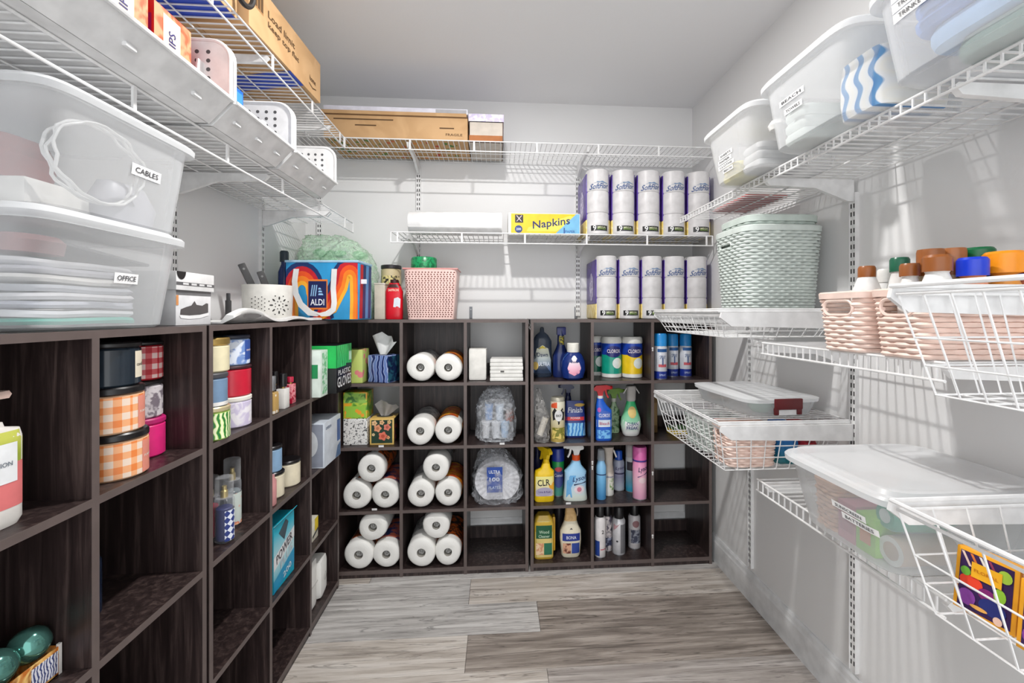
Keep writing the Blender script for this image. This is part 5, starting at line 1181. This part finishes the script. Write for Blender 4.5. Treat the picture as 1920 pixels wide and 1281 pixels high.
obj('navy_ring', MB().lathe([(.0362,.192),(.0362,.2)],28), M((64,56,140),.3), t); text(b,'Lysol',.008,.155,.05,M((40,46,90)),t,hgt=.03,shear=.35,rot=R(14)); m = blob(b,[(-.02,.118),(.03,.14),(.03,.134),(-.02,.113)],.001); obj('navy_stroke', m, M((70,56,110)), t); m = blob(b,ell(.004,.1,.02,.014),.001); obj('pale_patch', m, M((244,214,220)), t)
# lowest row
t, b = bottle('amber floor cleaner bottle with green labels, lowest row',(.232,2.215,.037),0,shape(.098,.07,.215,[(0,.9,.9),(.03,1,1),(.82,1,1),(.92,.9,.9),(1,.6,.7)],5),M((214,176,60),.25),name='floor_cleaner_bottle')
m, uv = patch(b,-.043,.043,.012,.192,8,3,.0006); obj('cream_label', m, M((226,206,130)), t); m, uv = patch(b,-.04,.04,.105,.17,8,2,.001); p = obj('green_label', m, M((24,92,60)), t); text(b,'Wood',0,.138,.05,M((200,226,200)),p,hgt=.016,off=.002); text(b,'Cleaner',0,.117,.056,M((200,226,200)),p,hgt=.014,off=.002)
m, uv = patch(b,0,.04,.024,.082,6,2,.001); obj('green_label', m, M((40,116,86)), t); m, uv = patch(b,-.04,-.002,.024,.082,6,2,.001); obj('photo_print', m, PAT('noise',(214,150,110),(236,206,170),40), t)
obj('amber_handle', MB().box(.046,.06,-.012,.03,.03,.2,.005), M((196,150,40),.25), t)
t, b = bottle('cream floor spray bottle with blue labels and wood-tone top, lowest row',(.37,2.215,.037),0,shape(.108,.062,.185,[(0,.78,.8),(.04,.88,.9),(.45,1,1),(.7,.97,.98),(.9,.66,.75),(1,.54,.62)],2.8),M((238,230,206),.3))
m, uv = patch(b,-.044,.044,.085,.122,8,2,.0008); p = obj('blue_label', m, M((36,58,150)), t); text(b,'BONA',0,.103,.05,M((230,236,250)),p,hgt=.016,off=.002); m, uv = patch(b,.002,.042,.022,.074,6,2,.0008); obj('blue_label', m, M((50,76,160)), t); m, uv = patch(b,-.042,-.002,.022,.074,6,2,.0008); obj('photo_print', m, PAT('noise',(110,50,40),(220,170,140),40), t); m = blob(b,[(-.008,.142),(.008,.142),(0,.15)],.001); obj('peak_mark', m, M((60,56,60)), t)
m = MB().loft([(.18,0,0,.032,.022,3),(.2,.002,0,.03,.02,3),(.24,-.004,0,.022,.016,3),(.258,-.006,0,.018,.014,3)],24); h = obj('trigger_shroud', m, PAT('noise',(206,166,110),(222,186,130),40,.4), t); obj('trigger_hook', MB().tube([(.012,-.004,.256),(.03,-.004,.25),(.036,-.004,.22),(.034,-.004,.2)],.004,8), M((150,140,130),.4), h)
t, b = bottle('dark spray bottle with ribbed neck behind the two floor cleaners',(.335,2.375,.037),0,shape(.05,.05,.24,[(0,.95,.95),(.04,1,1),(.7,1,1),(.8,.56,.56),(1,.5,.5)],2),M((56,50,56),.35)); obj('ribbed_neck', MB().lathe([(.014+.0015*(k%2),.2+.004*k) for k in range(14)],18), M((80,78,84),.4), t)
def hairspray(lb,x,y,r,h,mat,cap=.058):
    t, b = spray_can(lb,(x,y,.037),0,r,h,mat,M((28,27,29),.3),cap,group='hair spray cans',capr=r*.72); return t, b
t, b = hairspray('white hair spray can with black cap and blue side, front left lowest row',.519,2.2,.028,.258,M((236,232,232),.3)); m, uv = patch(b,-.027,-.008,.01,.085,6,2,.001); obj('blue_print', m, M((40,70,150)), t); m, uv = patch(b,-.004,.024,.04,.045,6,1,.001); obj('red_line', m, M((206,110,120)), t); text(b,'2',.008,.13,.012,M((60,56,60)),t)
t, b = hairspray('grey patterned hair spray can with black cap, second from left',.571,2.255,.025,.235,PAT('noise',(86,80,96),(214,206,206),40,.35)); m, uv = patch(b,-.023,.023,.03,.07,6,2,.001); obj('dark_print', m, PAT('noise',(40,44,70),(150,156,180),70), t)
t, b = hairspray('silver and white hair spray can with black cone cap, third from left',.622,2.222,.0325,.238,M((214,214,218),.25,.2)); m, uv = patch(b,.0,.03,.01,.155,6,2,.001); obj('grey_print', m, M((120,120,124),.35), t); m = blob(b,[(-.03,.12),(-.03,.155),(-.002,.16),(-.02,.135)],.001); obj('rose_print', m, M((190,150,156)), t); m = blob(b,ell(-.016,.07,.005,.005,10),.0012); obj('dark_dot', m, M((50,50,54)), t)
t, b = hairspray('dark label hair spray can with black cap, rightmost in the lowest row',.719,2.272,.0315,.228,M((206,202,204),.3)); m, uv = patch(b,-.03,.03,.03,.1,8,2,.001); obj('slate_print', m, PAT('noise',(66,70,90),(160,164,176),50), t); m = blob(b,ell(0,.13,.018,.018),.001); obj('rose_mark', m, M((150,110,114)), t)
t, b = bottle('dark navy cleaning bottle deep in the third row, left',(.215,2.36,.32),0,shape(.05,.05,.23,[(0,.95,.95),(.04,1,1),(.6,1,1),(.8,.5,.5),(1,.45,.45)],2),M((40,40,84),.3)); obj('cap', MB().lathe([(.014,.22),(.014,.245)],16), M((50,46,90),.3), t)
# white shelf-pin stubs on the right unit
for k,(x,z) in enumerate(((BX0+4*P+.0135,.53),(BX0+4*P+.0135,.505),(BX0+5*P+.0135,.47),(BX0+5*P+.0135,.155),(BX0+5*P+.0135,1.09))):
    t = thing('cam_cap','small white cap on divider edge of right back unit, '+['upper left pair, top','upper left pair, bottom','third-row height','lowest-row height','beside the blue-capped cans'][k],'cap',(x,BYF-.0004,z),0,'white divider caps'); obj('disc', MB().lathe([(.004,-.001),(.005,0)],12,(0,0,0),'y'), M((232,232,232)), t); obj('tail', MB().box(-.003,.003,-.001,0,-.014,-.002), M((232,232,232)), t, 0)
# ================================================================== RIGHT WALL
# clear bins on the high shelf; local front faces -X
HZ = 1.6895
clear_bin('clear bin with yellow folded cloth, farthest on the high right shelf', (.865,1.33,HZ), -pi/2, .31,.335,.185, .025, 7, tapes=((-.06,.02,.075,.088,'SHEETS'),(-.07,.01,.059,.072,'PAPER'),(-.075,.02,.043,.056,'CLOTHS'),(-.05,.01,.027,.04,'BEACH')), group='clear bins on the high right shelf')
clear_bin('clear bin with blue wavy striped towel, middle one of the high right shelf', (.87,.998,HZ), -pi/2, .335,.34,.19, .02, 7, tapes=((-.08,.01,.1,.114,'BEACH'),(-.065,.0,.074,.088,'TOWELS')), group='clear bins on the high right shelf')
clear_bin('clear bin with blue fabric inside, nearest on the high right shelf', (.87,.62,HZ), -pi/2, .40,.34,.185, .02, 7, tapes=((-.135,-.02,.139,.155,'TRINKET BAGS'),(-.135,-.02,.121,.137,'TRINKET BAGS'),(-.135,-.02,.103,.119,'TRINKET BAND')), group='clear bins on the high right shelf')
def cloth(lb, loc, rz, w, d, h, mat, layers=3, nm='folded_cloth', group='folded cloths in clear bins', cat='cloth'):
    t = thing(nm, lb, cat, loc, rz, group)
    for k in range(layers):
        q = h/layers; rnd = random.Random(k+int(w*1000)); obj('fold_layer', MB().loft([(q*k,0,0,w/2-.004,d/2-.004,6),(q*k+q*.3,0,0,w/2,d/2,6),(q*k+q*.7,rnd.uniform(-.002,.002),0,w/2,d/2,6),(q*k+q*.98,0,0,w/2-.004,d/2-.004,6)],36), mat, t)
    return t
cloth('pale yellow folded cloth at the far end of the farthest high bin',(.825,1.386,HZ+.006),-pi/2,.1,.14,.055,M((236,226,150),.8),2)
cloth('pale grey folded cloth beside the yellow one in farthest high bin',(.84,1.278,HZ+.006),-pi/2,.1,.16,.075,M((214,214,214),.8),3)
q = tag(obj('paper_flower', MB().lathe([(.0005,0),(.02,.008),(.026,.02),(.018,.034),(.0005,.036)],10,caps=False), M((236,236,234),.7), loc=(.79,1.19,HZ+.085)), 'white crumpled rosette at the near end of farthest high bin', 'ornament')
def wavemat():
    nb = NB('wavy_towel'); co = nb.coord(); sp = nb.n('ShaderNodeSeparateXYZ'); nb.l(co, sp.inputs[0])
    ph = nb.math('MULTIPLY', nb.math('SINE', nb.math('MULTIPLY', sp.outputs[2], 105)), .006)
    f = nb.math('FRACT', nb.math('MULTIPLY', nb.math('ADD', sp.outputs[0], ph), 27))
    return nb.fin(nb.ramp(f, [(.0,(96,146,200)),(.3,(110,160,206)),(.36,(236,238,240)),(.6,(240,238,230)),(.94,(232,236,240)),(1,(96,146,200))]), .8)
WV = wavemat()
cloth('white towel with blue wavy stripes in the middle high bin',(.86,.90,HZ+.008),-pi/2,.12,.17,.125,WV,1)
cloth('pale green-grey folded cloth at the far side of middle high bin',(.845,1.06,HZ+.006),-pi/2,.09,.2,.085,M((206,216,212),.8),3)
cloth('mid blue folded cloth in the nearest high bin, upper',(.85,.66,HZ+.078),-pi/2,.2,.2,.055,M((110,150,220),.8),2)
cloth('light blue folded cloth in the nearest high bin, middle',(.865,.62,HZ+.042),-pi/2,.25,.21,.035,M((150,186,226),.8),1)
cloth('sage green cloth at the bottom of the nearest high bin',(.868,.60,HZ+.006),-pi/2,.22,.18,.034,M((150,176,168),.8),1)
q = thing('tissue_bundle','red tissue sheets seen through wires at the far end of high right shelf','paper',(.98,1.66,HZ),-pi/2); 
for k in range(4): obj('sheet', MB().box(-.13+.005*k,.13-.004*k,-.08+.004*k,.08,.004*k,.004*k+.003,.0012), M([(196,70,70),(206,96,90),(190,60,66),(226,200,196)][k],.7), q)
# green woven baskets (two nested)
GRN = M((208,217,212),.5); GRN2 = M((198,210,203),.5)
woven('sage green woven basket with a handle slot standing on the wire drawer',(.935,1.472,1.2805),-pi/2,.232,.275,.272,GRN,25,24,.016,5,(.035,.212,.224),.02,group='sage green nested baskets',hx=-.02)
woven('sage green woven basket nested inside another, its rim showing above',(.938,1.47,1.2875),-pi/2,.206,.248,.3,GRN2,27,22,.022,5,(.033,.238,.25),.022,group='sage green nested baskets',hx=-.02)
# pink baskets with bottles
PK = M((246,220,208),.5); PK2 = M((245,216,203),.5)
woven('pink woven basket with oval handle, left one on the middle right shelf',(.935,.966,1.178),-pi/2,.146,.30,.137,PK,12,18,.012,6,(.036,.085,.114),.016,group='pink woven baskets')
woven('pink woven basket with oval handle, right one behind hanging wire drawer',(.9375,.8150,1.178),-pi/2,.138,.305,.137,PK2,12,18,.012,6,(.03,.085,.114),.016,group='pink woven baskets')
WB = M((242,242,240),.3); BR = M((150,86,36),.35); 
def capbottle(lb,x,y,z,r,h,cap,caph,body=WB,cr=None,grp='capped bottles in pink baskets',rib=True):
    t = thing('capped_bottle', lb, 'bottle', (x,y,z), 0, grp); z1 = h-caph; cr = cr or r*.5
    obj('bottle_body', MB().lathe([(r*.95,0),(r,.004),(r,z1*.72),(r*.94,z1*.8),(r*.62,z1*.97),(cr*.9,z1)],28), body, t)
    m = MB(); n = 36
    prof = [(cr,z1-.002),(cr,h-.005),(cr*.86,h)]
    for q,zz in prof:
        for k in range(n): f = 1+(.03 if (k % 2 and rib) else 0); m.v.append((q*f*cos(2*pi*k/n),q*f*sin(2*pi*k/n),zz))
    for i in range(2):
        for k in range(n): m.f.append((i*n+k,i*n+(k+1)%n,(i+1)*n+(k+1)%n,(i+1)*n+k))
    m.f.append(tuple(2*n+k for k in range(n))); obj('screw_cap', m, cap, t, 30); return t
capbottle('white bottle with brown cap in the left pink basket',.862,.97,1.186,.03,.189,BR,.024,cr=.017)
capbottle('wholly white bottle behind the brown-capped bottle of the left basket',.93,.992,1.186,.026,.185,M((236,236,232),.3),.03,cr=.017)
capbottle('white bottle with dark green cap at the back of the left basket',.91,.935,1.186,.024,.205,M((20,96,70),.3),.03,cr=.018)
def tinmug(lb,x,y,z,r,h,c): 
    t = thing('spice_jar', lb, 'jar', (x,y,z), 0, 'brown lidded spice jars'); obj('jar', MB().lathe([(r,0),(r,h*.75),(r*.95,h*.76)],26), M((206,190,160),.3), t); obj('lid', MB().lathe([(r*1.02,h*.74),(r*1.02,h-.006),(r*.96,h)],26), c, t); return t
capbottle('white bottle with brown cap in the right pink basket, rear left',.845,.845,1.186,.02,.181,BR,.024,cr=.017)
capbottle('white bottle with brown cap in the right pink basket, nearest the room',.846,.79,1.186,.028,.191,BR,.03,cr=.022)
tinmug('tall jar with wide brown lid in the right pink basket, left of two',.888,.843,1.186,.022,.21,BR); tinmug('tall jar with wide brown lid in the right pink basket, right of two',.934,.842,1.186,.023,.212,M((166,100,50),.3))
capbottle('bottle with wide dark green cap behind the blue-capped bottle',.99,.84,1.186,.023,.214,M((16,104,62),.3),.06,cr=.026,body=M((30,110,70),.3))
capbottle('bottle with royal blue screw cap in the right pink basket',.92,.79,1.186,.028,.187,M((24,60,206),.3),.034,body=M((232,150,110),.3),cr=.023)
capbottle('bottle with bright orange ribbed cap in the right pink basket',.986,.79,1.186,.028,.199,M((246,150,20),.3),.04,body=M((240,160,60),.3),cr=.03)
capbottle('bottle with navy cap farthest right in the right pink basket',1.048,.80,1.186,.024,.18,M((30,60,150),.3),.03,body=M((220,130,100),.3),cr=.02)
# flat box with red latches on drawer cover
LBX = thing('latch_box','clear flat box with dark red latch lying on the wire drawer cover','storage bin',(.915,1.53,.9325),-pi/2+R(4))
S = [(0,0,0,.165,.115,7),(.045,0,0,.18,.13,7)]; I = [(z+(.002 if i == 0 else 0),x,y,rx-.002,ry-.002,e) for i,(z,x,y,rx,ry,e) in enumerate(S)][::-1]
obj('box_body', MB().loft(S+I,40), CLR((226,230,232),.16,.15), LBX)
obj('lid', MB().loft([(.045,0,0,.17,.12,7),(.045,0,0,.186,.136,7),(.056,0,0,.188,.138,7),(.058,0,0,.17,.12,7),(.06,0,0,.16,.11,7)],40), CLR((240,242,244),.45,.25), LBX)
RED = M((96,20,26),.35)
l = obj('red_latch', MB().box(.186,.196,-.05,.045,.026,.06,.003), RED, LBX); obj('latch_foot', MB().box(.183,.192,-.05,-.036,.008,.03,.002).box(.183,.192,.03,.045,.008,.03,.002), RED, l)
o = obj('label_tape', MB().box(.1835,.185,-.035,.03,.006,.022), M((240,240,240)), LBX, 0)
q = thing('glass_bowl','green-tinted glass bowl standing inside the latch box','bowl',(.88,1.42,.9365),0); obj('bowl', MB().lathe([(.025,0),(.036,.016),(.042,.036),(.039,.036),(.033,.016),(.022,.004)],24), CLR((196,226,212),.4,.1), q); obj('bowl_foot', MB().lathe([(.022,0),(.022,.005),(.012,.006)],20), CLR((190,220,206),.5,.1), q)
q = thing('beige_block','beige folded cloth at the far end of the latch box','cloth',(.85,1.64,.9365),-pi/2); 
for k in range(2): obj('fold_layer', MB().box(-.03,.03,-.03,.03,.018*k,.018*k+.016,.005), M((226,206,190),.8), q)
# things in the lower covered drawer
DZ = .925-.155+.003
woven('pink woven basket with handle in the covered wire drawer',(.815,1.405,DZ),-pi/2,.125,.165,.128,PK,13,12,.008,6,(.026,.085,.112),.014,group='baskets in the covered wire drawer')
woven('sage green woven basket in the covered wire drawer behind the pink one',(.805,1.585,DZ),-pi/2,.18,.16,.115,GRN,13,16,.008,6,None,.012,group='baskets in the covered wire drawer')
for k,(y,z,cc,lb) in enumerate(((1.53,.08,(210,40,60),'red bottle cap poking from the sage basket in covered drawer'),(1.6,.07,(70,90,80),'dark green jar in the sage basket in covered drawer'),(1.56,.07,(150,170,160),'pale green jar in the sage basket in covered drawer'))):
    t = thing('small_jar',lb,'jar',(.795+.02*k,y,DZ+.01),0,'jars in the sage drawer basket'); obj('jar', MB().lathe([(.022,0),(.022,.07),(.018,.08)],20), M(cc,.4), t); obj('lid', MB().lathe([(.02,.08),(.02,.098+.01*k),(.016,.1+.01*k)],20), M(tuple(int(v*.8) for v in cc),.4), t)
t = thing('cloth_bundle','blue and teal cloth bundle at the right of the covered drawer','cloth',(.945,1.41,DZ),0); crumple_bag(t,'bundle',[(0,0,0,.036,.04,3),(.03,0,0,.04,.05,3),(.1,0,0,.04,.05,2.6),(.13,0,0,.03,.035,2.4)],PAT('vgrad',(20,110,120),(36,120,214),None,.5,(24,110,170)),.004,4,26,4); obj('tie', MB().tube([(.04*cos(a),.048*sin(a),.105) for a in [2*pi*i/20 for i in range(20)]],.003,6,True), M((24,84,160)), t)
t = thing('cloth_bundle','dark red cloth at the far right of the covered drawer','cloth',(1.022,1.43,DZ),0); crumple_bag(t,'bundle',[(0,0,0,.03,.05,3),(.06,0,0,.035,.06,3),(.125,0,0,.025,.04,2.6)],M((176,30,46),.6),.003,6,22,3); obj('tie', MB().tube([(.036*cos(a),.061*sin(a),.07) for a in [2*pi*i/20 for i in range(20)]],.002,6,True), M((120,20,34)), t)
# flat clear bin on the low shelf with its contents
FZ = .7495
clear_bin('wide clear bin with toiletries inside on the low right shelf',(.912,.925,FZ),-pi/2,.345,.385,.175,.03,7,tapes=((-.005,.085,.088,.102,'SUNSCREEN'),(.02,.11,.072,.086,'BATTERIES')),group='clear bins on the low right shelf',frost=CLR((228,232,234),.16,.25),top=CLR((240,242,244),.38,.3))
woven('small peach woven basket inside the low clear bin',(.87,1.0,FZ+.004),-pi/2,.072,.18,.115,M((236,190,160),.5),10,16,.006,6,None,.012,group='items in the low clear bin')
t = carton('pink-mauve box standing inside the low clear bin',(.785,.938,FZ+.004),-pi/2,.05,.08,.085,M((206,130,150),.5),group='items in the low clear bin'); panel(t,-.02,.02,.02,.06,M((190,110,136)))
t = carton('lime green box with orange panel inside the low clear bin',(.785,.887,FZ+.004),-pi/2,.05,.06,.08,M((150,220,60),.5),group='items in the low clear bin'); panel(t,-.014,.014,.02,.06,M((230,140,70)))
t = thing('tonic_bottle','teal bottle lying at the near end of the low clear bin','bottle',(.795,.85,FZ+.099),R(-5)); obj('bottle_body', MB().lathe([(.024,0),(.03,.01),(.032,.1),(.018,.135),(.014,.14)],24,axis='x'), M((40,160,130),.3), t); obj('cap', MB().lathe([(.016,.138),(.016,.165),(.013,.168)],20,axis='x'), M((30,130,110),.3), t); obj('badge', MB().lathe([(.0005,-.0012),(.014,-.0012),(.014,0)],20,axis='x'), M((206,220,220)), t)
t = thing('jar_of_wipes','grey-blue translucent jar in the middle of the low clear bin','jar',(.905,.89,FZ+.006),0); obj('jar', cyl(.03,.12).mb(24), M((150,176,180),.3), t); obj('lid', MB().lathe([(.031,.118),(.031,.135),(.028,.138)],24), M((110,140,150),.3), t)
t = thing('lint_roller','beige-grey roll with dark open end lying in low clear bin','roll',(.795,.836,FZ+.034),0); obj('roll', MB().lathe([(.012,0),(.028,.0),(.029,.003),(.029,.12),(.012,.12)],24,axis='x'), M((196,176,160),.5), t); obj('dark_core', MB().lathe([(.0005,.004),(.0125,.004)],20,axis='x',caps=False), M((50,56,66)), t); obj('white_end', MB().lathe([(.018,-.0006),(.0285,-.0006)],24,axis='x',caps=False), M((226,226,226)), t)
capbottle('white bottle standing in the low clear bin beside the lime box',.895,.942,FZ+.004,.02,.11,M((236,236,236),.3),.02,grp='items in the low clear bin')
# boxes in the nearest low wire drawer
BZ = .935-.175+.004
def fajita(lb,x,y,rz,tilt):
    t = thing('printed_box', lb, 'box', (x,y,BZ), rz, 'orange and purple printed boxes'); t.rotation_euler = (tilt,0,rz); t.scale = (1,1,.82)
    w, h = .082, .125; obj('carton', MB().box(-w/2,w/2,0,.03,0,h,.001), M((244,170,40),.4), t)
    panel(t,-w/2+.006,w/2-.006,.006,h-.006,M((58,34,84),.4),'dark_ground')
    shapes = [((-.018,.062),.016,.014,(234,70,44)),((.004,.05),.012,.012,(130,40,110)),((.02,.06),.008,.014,(150,200,60)),((-.022,.03),.012,.016,(140,70,160)),((.012,.03),.018,.016,(44,52,120)),((-.026,.08),.007,.009,(110,176,60)),((.025,.1),.009,.012,(170,206,70)),((-.005,.018),.012,.004,(240,176,90)),((.02,.012),.006,.008,(240,200,180))]
    for k,((x0,z0),a,b_,cc) in enumerate(shapes): polypanel(t,[(x0+a*cos(u),z0+b_*sin(u)) for u in [2*pi*i/14 for i in range(14)]],M(cc,.4),'fruit_print',0,.0012+.0001*k)
    for k in range(4): polypanel(t,[(-.034+.012*k,.118),(-.03+.012*k,.118),(-.018+.012*k,.092),(-.022+.012*k,.092)],M([(236,206,190),(220,120,60),(240,230,220),(150,60,90)][k],.4),'ribbon_print',0,.0013)
    panel(t,-.018,.022,.074,.104,M((246,180,40),.4),'name_plate',off=.0026); text(F0,'FLORAL',.002,.089,.032,M((200,120,20)),t,hgt=.006,off=.0034)
    obj('side_fold', MB().box(w/2-.0005,w/2+.0006,.002,.028,.003,h-.003), M((226,140,30),.4), t, 0); return t
fajita('orange and purple printed box leaning in the low wire drawer, left one',.79,.664,-pi/2+R(10),-.12)
fajita('orange and purple printed box leaning in the low wire drawer, right one',.782,.568,-pi/2+R(4),-.10)
t = thing('white_pouch','white crumpled pouch behind the printed boxes in low drawer','pouch',(.90,.60,BZ),R(10)); crumple_bag(t,'pouch_body',[(0,0,0,.05,.06,3),(.06,0,0,.06,.07,3),(.12,0,0,.05,.06,2.6),(.15,0,0,.03,.05,2)],M((228,228,230),.35),.005,8,28,4); obj('blue_edge', MB().tube([(-.055,-.05,.05),(-.058,0,.05),(-.055,.05,.05)],.003,6), M((80,90,150)), t)
o = carton('white narrow box between the two printed boxes',(.80,.60,BZ),-pi/2,.03,.05,.12,M((236,234,230),.4)); panel(o,-.01,.01,.03,.1,M((206,204,204)))
# ------------------------------------------------------------------ a hair of clearance under everything that rests on something
FIX = {'shelf unit','wall standard','wire shelf','wire basket','strap','clip','sticker','cap'}
for o in COL.objects:
    if o.get('category') and o['category'] not in FIX: o.location.z += .0007
